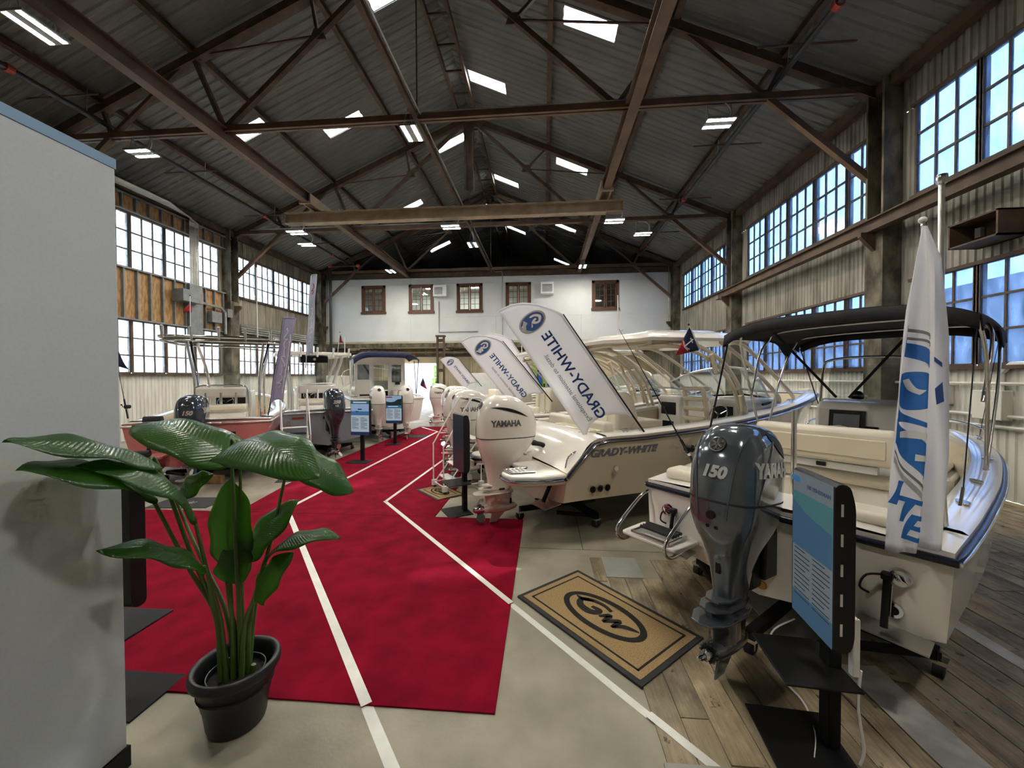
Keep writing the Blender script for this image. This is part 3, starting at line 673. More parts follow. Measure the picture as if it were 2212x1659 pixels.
for a, b, y, lb in ((-3.3,4.4,T[0],'silver conduit on top of the near truss tie'), (-15.1,-3.5,T[1],'silver conduit on top of the middle truss tie')):
    tag(MB().tube([(a,y-.06,9.535),((a+b)/2,y-.06,9.53),(b,y-.06,9.535)], .024, 8).build('conduit', M_COND), lb, 'conduit')
# high-bay lamps
def high_bay(x, y, z, along_y, lb, drop=.55):
    h = thing('high_bay_lamp', lb, 'lamp', (x, y, z), PI/2 if along_y else 0, 'twin-strip high bay lamps')
    MB().bx(-.36,.36,-.24,.24,.025,.07).build('housing', M_STUD, h)
    for s in (-1, 1): MB().bx(-.34,.34,s*.14-.05,s*.14+.05,.023,.0246).build('led_strip', M_LED, h)
    for s in (-1, 1): MB().tube([(s*.3,-.12,.07),(s*.3,0,drop)], .008, 4).tube([(s*.3,.12,.07),(s*.3,0,drop)], .008, 4).build('chain', M_COND, h)
    MB().tube([(.2,0,.07),(.3,0,.3),(.15,0,drop),(-.2,0,drop+.06)], .012, 5, smooth_path=4).build('cord', M_WHITE, h)
for a in ((-11.7,10.56,8.85,0,'twin-strip lamp on the near truss, above the white partition'), (-3.6,10.5,8.95,1,'twin-strip lamp under the middle beam on the near truss'), (4.5,10.56,8.8,0,'twin-strip lamp on the near truss near the right wall'),
          (-10.05,15.2,8.2,0,'twin-strip lamp under the left end of the crane bridge'), (-3.66,15.2,8.2,0,'twin-strip lamp under the middle of the crane bridge'), (2.67,15.2,8.2,0,'twin-strip lamp under the right end of the crane bridge'),
          (-11.45,18.07,8.72,0,'twin-strip lamp on the middle truss, left side'), (4.43,18.07,8.70,0,'twin-strip lamp on the middle truss, right side'), (-3.35,18.2,8.5,1,'twin-strip lamp under the middle beam on the middle truss'),
          (-9.1,22.6,8.6,1,'small far lamp under the left crane rail by the office'), (2.25,23.2,8.75,1,'small far lamp under the right crane rail by the office'), (-9.35,6.55,8.75,1,'nearest twin-strip lamp at the upper left, beside the crane rail'),
          (2.2,6.0,8.6,1,'twin-strip lamp under the right crane rail overhead'), (-3.5,3.0,8.9,1,'twin-strip lamp under the middle beam overhead'), (-9.0,-1,8.75,1,'twin-strip lamp under the left rail behind the camera'), (2.2,-1,8.6,1,'twin-strip lamp under the right rail behind the camera')):
    high_bay(*a)

for x, y, z, lb in ((-8.2,27.6,8.7,'added fill lamp inside the office behind the second window'), (-4.9,27.6,8.7,'added fill lamp inside the office behind the middle window'), (-11.0,28.4,4.3,'added fill lamp under the office floor near the open door bay'), (-3.0,28.4,4.3,'added fill lamp under the office floor above the lockers'), (3.5,28.4,4.3,'added fill lamp under the office floor at the right')):  # added fill lamps to brighten the office windows and the recess below
    high_bay(x, y, z, 0, lb, .3)
for k, (z, y) in enumerate(((4.2,26.6),(4.35,27.2),(4.05,27.9))): tag(MB().tube([(XL+.3,y,z),(-6,y,z-.05),(-2,y,z),(7.9,y,z+.05)], .05, 6).build('ceiling_pipe', M_RUST if k == 1 else M_COLM), ['front', 'middle', 'rear'][k]+' of three pipes under the office floor', 'pipe')
for x in (-13.4, -6.6, 1.2, 5.6): struct(MB().bx(x-.12,x+.12,YB+.3,31,4.2,4.62).build('trim_%d' % (1+int(x+20)), M_CREAM), 'cream joist under the office floor')
# ------------------------------------------------------------------ outboard motors
def sup(cx, a, b, n, z, k=28):
    """superellipse ring in the xy plane"""
    out = []
    for i in range(k):
        t = 2*PI*i/k; c, s = cos(t), sin(t)
        out.append((cx+a*math.copysign(abs(c)**(2/n), c), b*math.copysign(abs(s)**(2/n), s), z))
    return out
PROF = {
 'tall': dict(h=1.9, leg=[(.50,0,.155,.075,2.6),(.62,0,.175,.09,2.6),(.80,.0,.205,.115,2.7),(.95,0,.25,.155,2.8),(1.06,0,.305,.198,3),(1.18,0,.352,.237,3.1),(1.27,.0,.367,.250,3.2),(1.335,0,.371,.253,3.2)],
              cowl=[(1.345,0,.372,.254,3.2),(1.5,0,.372,.256,3.2),(1.64,.0,.36,.250,3.1),(1.75,.01,.33,.235,2.9),(1.83,.02,.285,.205,2.7),(1.885,.03,.215,.155,2.5),(1.905,.03,.12,.09,2.2)]),
 'round': dict(h=2.03, leg=[(.50,0,.20,.10,2.4),(.60,0,.19,.105,2.6),(.75,0,.215,.115,2.6),(.92,.02,.265,.15,2.8),(1.08,.05,.35,.20,3),(1.20,.08,.42,.235,3),(1.29,.10,.455,.25,3.1),(1.355,.11,.475,.26,3.1)],
               cowl=[(1.365,.11,.478,.262,3.1),(1.52,.12,.49,.268,3.0),(1.68,.11,.47,.262,2.8),(1.80,.09,.42,.245,2.6),(1.90,.06,.345,.212,2.4),(1.975,.04,.245,.16,2.2),(2.02,.03,.13,.09,2.0)]),
}
def prof_at(tab, z):
    return tuple(smoothtab([(r[0], r[i]) for r in tab], z) for i in (1,2,3,4))
def side_y(tab, x, z):
    cx, a, b, n = prof_at(tab, z); q = min(.999, abs((x-cx)/a)); return b*(1-q**n)**(1/n)
def rear_x(tab, y, z):
    cx, a, b, n = prof_at(tab, z); q = min(.999, abs(y/b)); return cx-a*(1-q**n)**(1/n)
def outboard(kind, body, label, loc, rz, number=None, word=True, prop=True, scale=1.0, group='outboard motors on the display boats', letter=None, numcol=None, dark=None):
    p = PROF[kind]; t = thing('outboard_motor', label, 'outboard motor', loc, rz, group); t.scale = (scale,)*3
    letter = letter or (M_LETTER if kind == 'tall' else mat('chrome_lettering', (.20,.19,.18), .25, metal=.6, var=.2)); dk = dark or body
    def fine(tab, n):
        zs = [tab[0][0]+(tab[-1][0]-tab[0][0])*i/n for i in range(n+1)]
        return [sup(*prof_at(tab, z)[:3], prof_at(tab, z)[3], z) for z in zs]
    cw = MB().ring(fine(p['cowl'], 16)).build('cowling', body, t, smooth=50)
    lg = MB().ring(fine(p['leg'], 16)).build('midsection', dk, t, smooth=50)
    zsp = p['cowl'][0][0]; cx, a, b, n = prof_at(p['cowl'], zsp)
    MB().ring([sup(cx, a*1.004, b*1.006, n, zsp-.008), sup(cx, a*1.004, b*1.006, n, zsp+.004)]).build('seam_strip', M_BLACKR, t, smooth=40)
    # lower unit
    m = MB()
    m.ring([[(x, y*w, z) for x, y in ((-.19*f+d,-1),(-.05+d,-1.25),(.12*f+d,-1.1),(.2*f+d,0),(.12*f+d,1.1),(-.05+d,1.25),(-.19*f+d,1),(-.24*f+d,0))] for z, w, f, d in ((.515,.085,1.1,0),(.42,.062,1.02,.0),(.33,.055,1.0,.01),(.26,.06,1.0,.01))])
    m.build('lower_unit', dk, t, smooth=50)
    MB().tube([(.30,0,.245),(.26,0,.245),(.15,0,.245),(0,0,.245),(-.15,0,.245),(-.24,0,.245),(-.27,0,.245)], [.012,.045,.072,.08,.078,.068,.06], 14).build('gearcase', dk, t, smooth=50)
    MB().add([(.12,-.012,.2),(-.12,-.012,.2),(-.17,-.006,.02),(-.05,-.006,.03),(.12,.012,.2),(-.12,.012,.2),(-.17,.006,.02),(-.05,.006,.03)], [(0,1,2,3),(7,6,5,4),(0,4,5,1),(1,5,6,2),(2,6,7,3),(3,7,4,0)]).build('skeg', dk, t)
    pl = [(.24,0),(.20,.08),(.0,.13),(-.28,.13),(-.42,.07),(-.44,0),(-.42,-.07),(-.28,-.13),(0,-.13),(.20,-.08)]
    MB().prism(pl, .485, .50).build('cavitation_plate', dk, t, bevel=.004)
    for zz, kk in ((.56,.80),(.61,.66)): MB().prism([(x*kk, y*kk*1.05) for x, y in pl], zz, zz+.012).build('splash_plate', dk, t)
    if prop:
        pr = MB().tube([(-.27,0,.245),(-.30,0,.245),(-.40,0,.245),(-.43,0,.245)], [.06,.065,.05,.03], 12).build('propeller', M_CHROME, t, smooth=50)
        for k in range(3):
            an = 2*PI*k/3+.4; M = Matrix.Translation((-.34,0,.245)) @ Matrix.Rotation(an, 4, 'X') @ Matrix.Rotation(.55, 4, 'Z')
            MB().add([(-.035,-.004,.04),(.035,-.004,.04),(.075,-.004,.13),(.06,-.003,.19),(-.02,-.003,.205),(-.07,-.004,.13),(-.035,.004,.04),(.035,.004,.04),(.075,.004,.13),(.06,.003,.19),(-.02,.003,.205),(-.07,.004,.13)],
                     [(0,1,2,3,4,5),(11,10,9,8,7,6)]+[(i,(i+1)%6+0,(i+1)%6+6,i+6) for i in range(6)], M).build('blade', M_CHROME, pr)
    else:
        pr = MB().tube([(-.262,0,.245),(-.275,0,.245)], [.062,.062], 16).build('bearing_ring', M_BLACK, t)
        for k in range(14):
            an = 2*PI*k/14; MB().cbx((-.277, .062*cos(an), .245+.062*sin(an)), (.012,.014,.014)).build('ring_tooth', dk, pr)
        MB().tube([(-.27,0,.245),(-.33,0,.245),(-.34,0,.245),(-.36,0,.245),(-.41,0,.245),(-.43,0,.245)], [.04,.036,.02,.026,.02,.012], 12).build('propeller_shaft', M_CHROME, t, smooth=40)
    # transom bracket, trim rams, rigging hoses
    br = MB().bx(.26,.52,-.13,-.09,.70,1.12).bx(.26,.52,.09,.13,.70,1.12).build('clamp_bracket', M_BLACK if body is not M_MWHITE else body, t, bevel=.015)
    MB().bx(.14,.34,-.085,.085,.62,1.16).build('swivel_bracket', M_BLACK if body is not M_MWHITE else body, t, bevel=.03)
    MB().cyl((.38,-.16,1.1),(.38,.16,1.1), .035).build('tilt_tube', M_CHROME, t, smooth=40)
    for s in (-1, 1): MB().cyl((.28,s*.06,.74),(.42,s*.06,1.0), .022).build('trim_ram', M_CHROME, t, smooth=40)
    fx = p['cowl'][0][1]+p['cowl'][0][2]
    for s in (-1, 1): MB().tube([(fx-.06,s*.10,1.24),(fx+.12,s*.12,1.20),(fx+.22,s*.16,1.06),(fx+.36,s*.18,1.12),(fx+.46,s*.2,1.2)], .032 if s > 0 else .038, 8, smooth_path=4).build('rigging_hose', M_BLACKR, t, smooth=60)
    # vents, emblem, lettering
    for s in (-1, 1):
        top = p['cowl']; z0 = zsp+.36 if kind == 'tall' else zsp+.40
        def vent(u, v):
            if kind == 'tall': x = -.02+.33*u; z = z0+.15-.20*u*u-(.11*sin(PI*min(1,u*.9+.1)))*v
            else: x = -.22+.62*u; z = z0+.07+.10*u-.26*u*u-(.05*sin(PI*u))*v
            return (x, s*(side_y(top, x, z)+.004), z)
        MB().grid(vent, 12, 2).build('air_intake', M_BLACK, t)
    zr = zsp+.40 if kind == 'tall' else zsp+.50
    em = MB(); x0 = rear_x(p['cowl'], 0, zr)
    sl = (rear_x(p['cowl'],0,zr+.04)-rear_x(p['cowl'],0,zr-.04))/.08; nx = Vector((-1,0,sl)).normalized()
    M = frame((x0-.004,0,zr), (0,-1,0), nx.cross(Vector((0,-1,0)))) if False else frame((x0,0,zr), (0,-1,0), Vector((0,0,1))+nx*0)
    c = Vector((x0,0,zr)); em.tube([c+nx*.001, c+nx*.012], [.062,.055], 20); eo = em.build('emblem', M_BLACK, t, smooth=40)
    ya = Vector((0,1,0)); za = nx.cross(ya)
    for k in range(3):
        an = PI*k/3+PI/2; d = ya*cos(an)+za*sin(an); MB().bar(c+nx*.012-d*.045, c+nx*.012+d*.045, .012, .008, up=nx).build('emblem_fork', M_CHROME, eo)
    MB().tube([c+nx*.011+(ya*cos(q)+za*sin(q))*.055 for q in [2*PI*i/20 for i in range(21)]], .005, 5).build('emblem_rim', M_CHROME, eo)
    if number:
        vs, fs = text_shape(number, .115 if kind == 'tall' else .08, .003, .006, .25)
        zc = zsp+.17 if kind == 'tall' else zsp+.28
        MB().add([(rear_x(p['cowl'], -x, zc+y)-.004-z, -x, zc+y) for x, y, z in vs], fs).build('number', numcol or letter, t)
    if word:
        vs, fs = text_shape('YAMAHA', .14 if kind == 'tall' else .125, .003, .006, .0, .9)
        zc = zsp+.20 if kind == 'tall' else zsp+.19
        for s in (-1, 1):
            x0 = .02 if kind == 'tall' else .02
            MB().add([(x0-s*x, s*(side_y(p['cowl'], x0-s*x, zc+y)+.004+z), zc+y) for x, y, z in vs], fs).build('lettering', letter, t)
    # sculpted creases on the back of the tall cowl
    if kind == 'tall':
        for s in (-1, 1):
            m = MB(); pts = []
            for k in range(9):
                z = zsp-.12+.60*k/8; y = s*(.10+.06*k/8); tab = p['cowl'] if z > zsp else p['leg']
                pts.append((rear_x(tab, y, z)-.001, y, z))
            m.tube(pts, .008, 5).build('cowl_crease', body, t, smooth=60)
            m = MB(); pts = []
            for k in range(9):
                z = zsp+.01+.44*k/8; x = -.20+.22*(k/8)**1.6; pts.append((x, s*side_y(p['cowl'], x, z), z))
            m.tube(pts, .008, 5).build('cowl_crease', body, t, smooth=60)
        zz = zsp-.10; MB().tube([(rear_x(p['leg'], 0, zz)+.015, 0, zz), (rear_x(p['leg'], 0, zz)-.012, 0, zz-.006)], .032, 12).build('exhaust_port', M_BLACK, t)
        for s in (-1, 1): MB().tube([(rear_x(p['leg'], s*.03, zz-.09)+.01, s*.03, zz-.09), (rear_x(p['leg'], s*.03, zz-.09)-.006, s*.03, zz-.09)], .013, 8).build('idle_port', M_BLACK, t)
        MB().bx(rear_x(p['leg'],0,.86)-.004, rear_x(p['leg'],0,.86)+.02, -.016, .016, .80, .92).build('leg_slot', M_BLACK, t)
    else:
        MB().bx(-.05,.05,-.115,.115,.54,.575).build('water_slot', M_BLACK, t, bevel=.012)
        for x in (-.03, .17): MB().bx(x-.012,x+.012,-.062,.062,.30,.38).build('water_intake', M_BLACK, t)
    return t
# ------------------------------------------------------------------ boats
class Hull:
    def __init__(s, L, b, zg, c, zc, zk, xs, xe, w, sole): s.L=L; s.tb=b; s.tzg=zg; s.tc=c; s.tzc=zc; s.tzk=zk; s.xs=xs; s.xe=xe; s.w=w; s.sole=sole
    def b(s, x): return max(.01, smoothtab(s.tb, x))
    def zg(s, x): return smoothtab(s.tzg, x)
    def sect(s, x):
        b, zg, c, zc, zk = s.b(x), s.zg(x), max(.004, smoothtab(s.tc, x)), smoothtab(s.tzc, x), smoothtab(s.tzk, x)
        c = min(c, b); half = []
        for t in (0, .06, .12, .35, .6, .85, 1):
            fl = t**1.25 if x < s.L*.55 else t**(1.25-.5*min(1,(x-s.L*.55)/(s.L*.35)))
            half.append((b+(c-b)*fl, zg+(zc-zg)*t))
        half += [(c*.94, zc-.015), (c*.5, (zc+zk)/2+.01), (0, zk)]
        return [(x, y, z) for y, z in half]+[(x, -y, z) for y, z in half[-2::-1]]
    def stations(s, x0, x1, n): return [x0+(x1-x0)*i/n for i in range(n+1)]
def boat_body(h, t, m_hull, m_cap, m_in, m_rail=None, rail_stern=True, m_in2=None, stern_rows=10, below=None):
    xs_ = h.stations(0, h.L, 36)
    rings = [h.sect(x) for x in xs_]
    m = MB(); m.ring(rings, cap=False, closed=False); n = len(rings[0]); m.f.append(tuple(range(n)))
    m.build('hull', m_hull, t, smooth=38, fixn=True)
    # cap
    m = MB()
    def across(x, k=8):
        b, z = h.b(x), h.zg(x); return [(x, b*(1-2*i/k), z+.03*(1-(1-2*i/k)**2)*min(1,b)) for i in range(k+1)]
    m.ring([across(x) for x in h.stations(0, h.xs, stern_rows)], cap=False, closed=False)
    m.ring([across(x) for x in h.stations(h.xe, h.L, 14)], cap=False, closed=False)
    side = h.stations(h.xs, h.xe, 24)
    for s in (-1, 1):
        rows = []
        for x in side:
            b, z = h.b(x), h.zg(x); bi = max(.05, b-h.w)
            rows.append([(x, s*b, z), (x, s*(b-.03), z+.022), (x, s*(bi+.03), z+.03), (x, s*bi, z+.01), (x, s*bi, z-.05), (x, s*(bi+.03), z-.06)])
        m.ring(rows, cap=False, closed=False)
    m.build('deck_cap', m_cap, t, smooth=40, fixn=True)
    # liner
    m = MB()
    for s in (-1, 1):
        m.ring([[(x, s*(max(.05, h.b(x)-h.w)+.02), h.zg(x)-.02), (x, s*max(.04, h.b(x)-h.w-.04), h.sole)] for x in side], cap=False, closed=False)
    for x in (h.xs, h.xe):
        bi = max(.05, h.b(x)-h.w)+.02; z = h.zg(x); m.add([(x, bi, z), (x, -bi, z), (x, -bi+.06, h.sole), (x, bi-.06, h.sole)], [(0,1,2,3)])
    m.build('cockpit_liner', m_in, t, smooth=40)
    m = MB()
    m.ring([[(x, max(.04, h.b(x)-h.w), h.sole), (x, -max(.04, h.b(x)-h.w), h.sole)] for x in side], cap=False, closed=False)
    m.build('cockpit_sole', m_in2 or m_in, t)
    # rub rail
    if m_rail:
        pts = [(x, h.b(x)+.012, h.zg(x)-.06) for x in xs_]
        full = pts+[(x, -y, z) for x, y, z in pts[::-1]]
        if rail_stern: full = full+[(-.012, -h.b(0)*.5, h.zg(0)-.06), (-.012, 0, h.zg(0)-.06), (-.012, h.b(0)*.5, h.zg(0)-.06), full[0]]
        r = MB().tube(full, .028, 8).build('rub_rail', m_rail, t, smooth=60)
        MB().tube([(x+(.018 if x < 0 else 0), y*(1+.020/max(.2,abs(y))), z) for x, y, z in full], .013, 6).build('steel_insert', M_CHROME, r, smooth=60)
def rounded(poly, k=4, r=.1):
    """round the corners of a closed polygon"""
    out = []; n = len(poly)
    for i in range(n):
        p0, p1, p2 = Vector(poly[i-1]), Vector(poly[i]), Vector(poly[(i+1)%n])
        a, b = (p0-p1), (p2-p1); rr = min(r, a.length/2.1, b.length/2.1); a.normalize(); b.normalize()
        A, B = p1+a*rr, p1+b*rr
        for j in range(k+1):
            u = j/k; q = A*(1-u)**2+p1*2*u*(1-u)+B*u*u; out.append((q.x, q.y))
    return out
def cushion(nm, parent, x0, x1, y0, y1, z0, z1, m=None, bev=.05): return MB().bx(x0,x1,y0,y1,z0,z1).build(nm, m or M_VINYL, parent, bevel=bev, seg=3)
def wheel(parent, c, r=.17, tilt=.5, m=None):
    c = Vector(c); ax = Vector((-cos(tilt),0,sin(tilt))); ya = Vector((0,1,0)); za = ax.cross(ya)
    w = MB().tube([c+(ya*cos(q)+za*sin(q))*r for q in [2*PI*i/24 for i in range(25)]], .014, 6).build('steering_wheel', m or M_CHROME, parent, smooth=60)
    for k in range(3):
        q = 2*PI*k/3+PI/2; MB().tube([c-ax*.03, c+(ya*cos(q)+za*sin(q))*r], .010, 5).build('spoke', M_CHROME, w)
    MB().tube([c-ax*.10, c-ax*.01], .035, 10).build('hub', M_BLACK, w); return w
def cleat(parent, c, rz=0):
    M = Matrix.Translation(c) @ Matrix.Rotation(rz, 4, 'Z')
    m = MB(); m.tube([M@Vector((-.10,0,.035)), M@Vector((-.05,0,.045)), M@Vector((.05,0,.045)), M@Vector((.10,0,.035))], [.006,.012,.012,.006], 6); m.tube([M@Vector((-.03,0,0)), M@Vector((-.03,0,.045))], .01, 6); m.tube([M@Vector((.03,0,0)), M@Vector((.03,0,.045))], .01, 6)
    return m.build('cleat', M_CHROME, parent, smooth=60)
def rod_socket(parent, c, rz=0):
    return MB().add([(c[0]+.075*cos(a)*cos(rz)-.035*sin(a)*sin(rz), c[1]+.075*cos(a)*sin(rz)+.035*sin(a)*cos(rz), c[2]+.006) for a in [2*PI*i/14 for i in range(14)]], [tuple(range(14))]).build('rod_holder', M_CHROME, parent, solid=.012)
def dolly(loc, rz, label, wd=1.5, ln=1.0, fork=True, jack=.4):
    d = thing('boat_dolly', label, 'dolly', loc, rz, 'black wheeled boat dollies')
    MB().bx(-.05,.05,-wd/2,wd/2,.13,.21).build('cross_beam', M_BLKMET, d)
    MB().bx(-ln,.0,-.04,.04,.13,.20).build('tongue', M_BLKMET, d)
    for s in (-1, 1): MB().bar((0,s*wd/2,.17),(-ln*.5,s*wd*.25,.17),.05,.05).build('brace', M_BLKMET, d)
    for s in (-1, 1): MB().bx(-.04,.04,s*.35-.04,s*.35+.04,.21,jack).build('jack_post', M_BLKMET, d)
    MB().bx(-.12,.12,-.55,.55,jack-.03,jack+.03).build('bunk', M_BLACKR, d)
    for x, y in ((0,-wd/2),(0,wd/2),(-ln,0)):
        c = MB().bx(x-.05,x+.05,y-.05,y+.05,.11,.14).bx(x-.035,x-.03+.01,y-.045,y-.04,.05,.12).bx(x-.035,x+.035,y+.04,y+.045,.05,.12).build('caster', M_CHROME, d)
        MB().cyl((x,y-.03,.065),(x,y+.03,.065),.065,14).build('caster_wheel', M_BLACKR, d, smooth=40)
    return d
# ---- console boat at the front right ---------------------------------------------------------
A0, ATH = (1.82, 3.444), rad(40)
def in_boat(o, th, p): return (o[0]+p[0]*cos(th)-p[1]*sin(th), o[1]+p[0]*sin(th)+p[1]*cos(th), p[2])
HA = Hull(5.7, [(0,1.10),(1,1.14),(2.5,1.14),(4,1.0),(5,.66),(5.5,.30),(5.7,.03)], [(0,1.20),(1,1.24),(3,1.33),(4.5,1.43),(5.7,1.52)],
          [(0,1.07),(2,1.10),(3.2,1.0),(4,.80),(5,.36),(5.7,.005)], [(0,.62),(3,.66),(4.5,.88),(5.7,1.38)], [(0,.44),(3,.44),(4.5,.54),(5.3,.9),(5.7,1.34)], .42, 4.9, .24, .75)
ba = thing('console_boat', 'white centre console boat with black bimini in the right foreground', 'boat', (*A0, 0), ATH)
boat_body(HA, ba, M_GEL, M_GEL, M_CREAMG, M_NAVYS)
# aft bench, cushions, helm seat
MB().bx(.42,.95,-.88,.88,.75,.98).build('aft_seat_box', M_GEL, ba, bevel=.03)
cushion('aft_cushion', ba, .44,.97,-.84,.84,.98,1.10)
cushion('corner_cushion', ba, .12,.40,.42,.98,1.215,1.33, bev=.05); cushion('corner_cushion', ba, .12,.40,-.98,-.42,1.215,1.31, bev=.05)
MB().bx(1.55,2.15,-.52,.52,.75,1.18).build('cooler_seat_box', M_GEL, ba, bevel=.05)
cushion('helm_cushion', ba, 1.50,2.12,-.56,.56,1.18,1.32, bev=.06)
bk = cushion('backrest', ba, 1.36,1.52,-.60,.62,1.42,1.78, bev=.06)
MB().bx(1.345,1.36,-.52,.54,1.50,1.68).build('backrest_seam', M_CREAMG, bk, bevel=.005)
MB().bx(1.42,1.5,-.45,.40,1.34,1.41).build('rod_rack', M_WHITEP, ba); MB().bx(1.40,1.42,-.05,.03,1.36,1.40).build('latch', M_BLACK, ba)
for s in (-1, 1):
    MB().tube([(1.75,s*.58,1.25),(1.62,s*.585,1.45),(1.46,s*.575,1.62)], .022, 8).build('backrest_arm', M_CHROME, ba, smooth=60)
    MB().tube([(1.95,s*.58,1.24),(1.72,s*.585,1.22),(1.46,s*.575,1.46)], .022, 8).build('backrest_arm', M_CHROME, ba, smooth=60)
MB().cyl((1.74,-.62,1.26),(1.74,-.56,1.26),.06).build('pivot_plate', M_CHROME, ba, smooth=40)
# console
cp = [(2.75,.75),(2.72,1.30),(2.80,1.92),(3.0,2.0),(3.45,1.98),(3.6,1.3),(3.62,.75)]
Mxz = Matrix(((1,0,0,0),(0,0,-1,0),(0,1,0,0),(0,0,0,1)))
co = MB().prism(cp, -.46, .46, Mxz).build('console', M_GEL, ba, bevel=.05, seg=3)
MB().add([(2.715,.30,1.50),(2.715,-.06,1.50),(2.778,-.06,1.86),(2.778,.30,1.86)], [(0,1,2,3)]).build('display_bezel', M_BLACK, ba, solid=.02)
MB().add([(2.722,.25,1.58),(2.722,-.01,1.58),(2.764,-.01,1.81),(2.764,.25,1.81)], [(0,1,2,3)]).build('display_glass', M_GREYP, ba, solid=.024)
MB().bx(2.66,2.73,-.20,-.06,1.60,1.68).bx(2.66,2.70,-.16,-.10,1.50,1.60).build('throttle', M_BLACK, ba, bevel=.01)
MB().bx(2.70,2.72,.12,.28,1.42,1.49).build('switch_panel', M_BLACK, ba)
for k in range(3): MB().cyl((2.705,.16+k*.045,1.455),(2.69,.16+k*.045,1.455),.014,8).build('switch', M_RED if k == 0 else M_CHROME, ba)
wheel(ba, (2.58,.16,1.50), .19, .45)
MB().grid(lambda u, v: (3.02+.16*v+.10*sin(PI*u)*1.0, .40-.80*u, 1.98+.46*v), 10, 4).build('windscreen', M_GLASS, ba, solid=.006)
MB().tube([(2.95,.47,1.35),(3.02,.47,1.95),(3.10,.46,2.40),(3.12,.38,2.52),(3.13,0,2.55),(3.12,-.38,2.52),(3.10,-.46,2.40),(3.02,-.47,1.95),(2.95,-.47,1.35)], .018, 8, smooth_path=5).build('console_rail', M_CHROME, ba, smooth=60)
MB().ball((3.2,.12,2.03), .075, 12, 8).build('compass', M_BLACK, ba, smooth=60)
cushion('bow_cushion', ba, 3.75,4.75,-.62,-.2,1.0,1.10); cushion('bow_cushion', ba, 3.75,4.75,.2,.62,1.0,1.10)
MB().bx(3.72,4.8,-.70,.70,.75,1.0).build('bow_seat_box', M_GEL, ba, bevel=.04)
# bimini
def bimini():
    x0, x1 = 1.55, 4.05
    def top(u, v):
        x = x0+(x1-x0)*u; y = 1.06*(1-2*v); e = abs(1-2*v)
        z = 2.98+.03*sin(PI*u)-.16*e**4-.03*(1-abs(2*u-1))*0
        sag = .10*(sin(PI*2*abs(u-.5))**2)*e**6 if e > .5 else 0
        return (x, y, z-sag*.3)
    m = MB().grid(top, 20, 20); cv = m.build('bimini_canvas', M_CANVAS, ba, smooth=60, solid=.02)
    for s in (-1, 1):
        def skirt(u, v):
            x = x0+(x1-x0)*u; z = 2.83+.03*sin(PI*u); dip = .05+.18*math.exp(-((u-.80)/.10)**2)+.10*math.exp(-((u-.0)/.07)**2)+.08*math.exp(-((u-1)/.06)**2)
            return (x, s*(1.06+.015*v), z-dip*v)
        MB().grid(skirt, 40, 3).build('canvas_skirt', M_CANVAS, cv, smooth=60, solid=.012)
    def endf(u, v, x, d): return (x+d*v, 1.06*(1-2*u), 2.98-.16*abs(1-2*u)**4-.13*v)
    MB().grid(lambda u, v: endf(u, v, x0, -.04), 16, 2).build('canvas_skirt', M_CANVAS, cv, smooth=60, solid=.012)
    MB().grid(lambda u, v: endf(u, v, x1, .04), 16, 2).build('canvas_skirt', M_CANVAS, cv, smooth=60, solid=.012)
    def bow(xb, zb, xt, zt, nm='bimini_bow'):
        MB().tube([(xb,1.03,zb),(xb+(xt-xb)*.6,1.06,zb+(zt-zb)*.6),(xt,1.02,zt-.14),(xt,.86,zt-.03),(xt,0,zt),(xt,-.86,zt-.03),(xt,-1.02,zt-.14),(xb+(xt-xb)*.6,-1.06,zb+(zt-zb)*.6),(xb,-1.03,zb)], .016, 8, smooth_path=5).build(nm, M_ALU, ba, smooth=60)
    bow(2.62, 1.33, 1.9, 2.93); bow(2.66, 1.33, 3.72, 2.93); bow(2.25, 2.05, 2.75, 2.96)
    for s in (-1, 1):
        MB().bar((1.62,s*1.04,2.80),(1.05,s*1.03,1.42),.035,.006,up=(0,s,0)).build('strap', M_CANVAS, ba); MB().bar((1.05,s*1.03,1.42),(1.0,s*1.02,1.28),.018,.018).build('strap_hook', M_CHROME, ba)
        MB().bar((3.95,s*1.02,2.75),(4.5,s*.84,1.50),.03,.006,up=(0,s,0)).build('strap', M_CANVAS, ba)
        MB().bar((2.55,s*.9,2.95),(2.85,s*.25,2.02),.03,.008,up=(1,0,0)).build('strap', M_CANVAS, ba) if s > 0 else MB().bar((2.55,-.6,2.95),(2.85,.12,2.02),.03,.008,up=(1,0,0)).build('strap', M_CANVAS, ba)
        MB().ball((2.64,s*1.03,1.33), .028, 8, 6).build('deck_hinge', M_CHROME, ba)
bimini()
# stern fittings
for k, (y0, y1) in enumerate(((.56,1.02), (-1.02,-.56))): MB().add([(-.17,y0,.575),(-.17,y1,.59),(.0,y1,.61),(.0,y0,.595)], [(0,1,2,3)]).build('trim_tab', M_ALU, ba, solid=.012)
for y in (.78, -.80):
    MB().cyl((-.03,y,.93),(-.10,y,.62),.021).build('tab_actuator', M_BLACK, ba, smooth=40); MB().bx(-.06,.0,y-.03,y+.03,.92,.97).build('actuator_mount', M_BLACK, ba, bevel=.01); MB().tube([(-.035,y-.024,.9),(-.085,y-.024,.70)], .006, 6).build('actuator_rod', M_CHROME, ba); MB().tube([(-.02,y,.95),(-.05,y+.10,.92),(-.04,y+.14,.82),(0,y+.1,.78)], .008, 5, smooth_path=4).build('actuator_cable', M_BLACK, ba)
sp = MB().prism(rounded([(-.42,.50),(-.42,1.12),(-.02,1.14),(-.02,.50)], 3, .05), .70, .735).build('swim_platform', M_GEL, ba, bevel=.012)
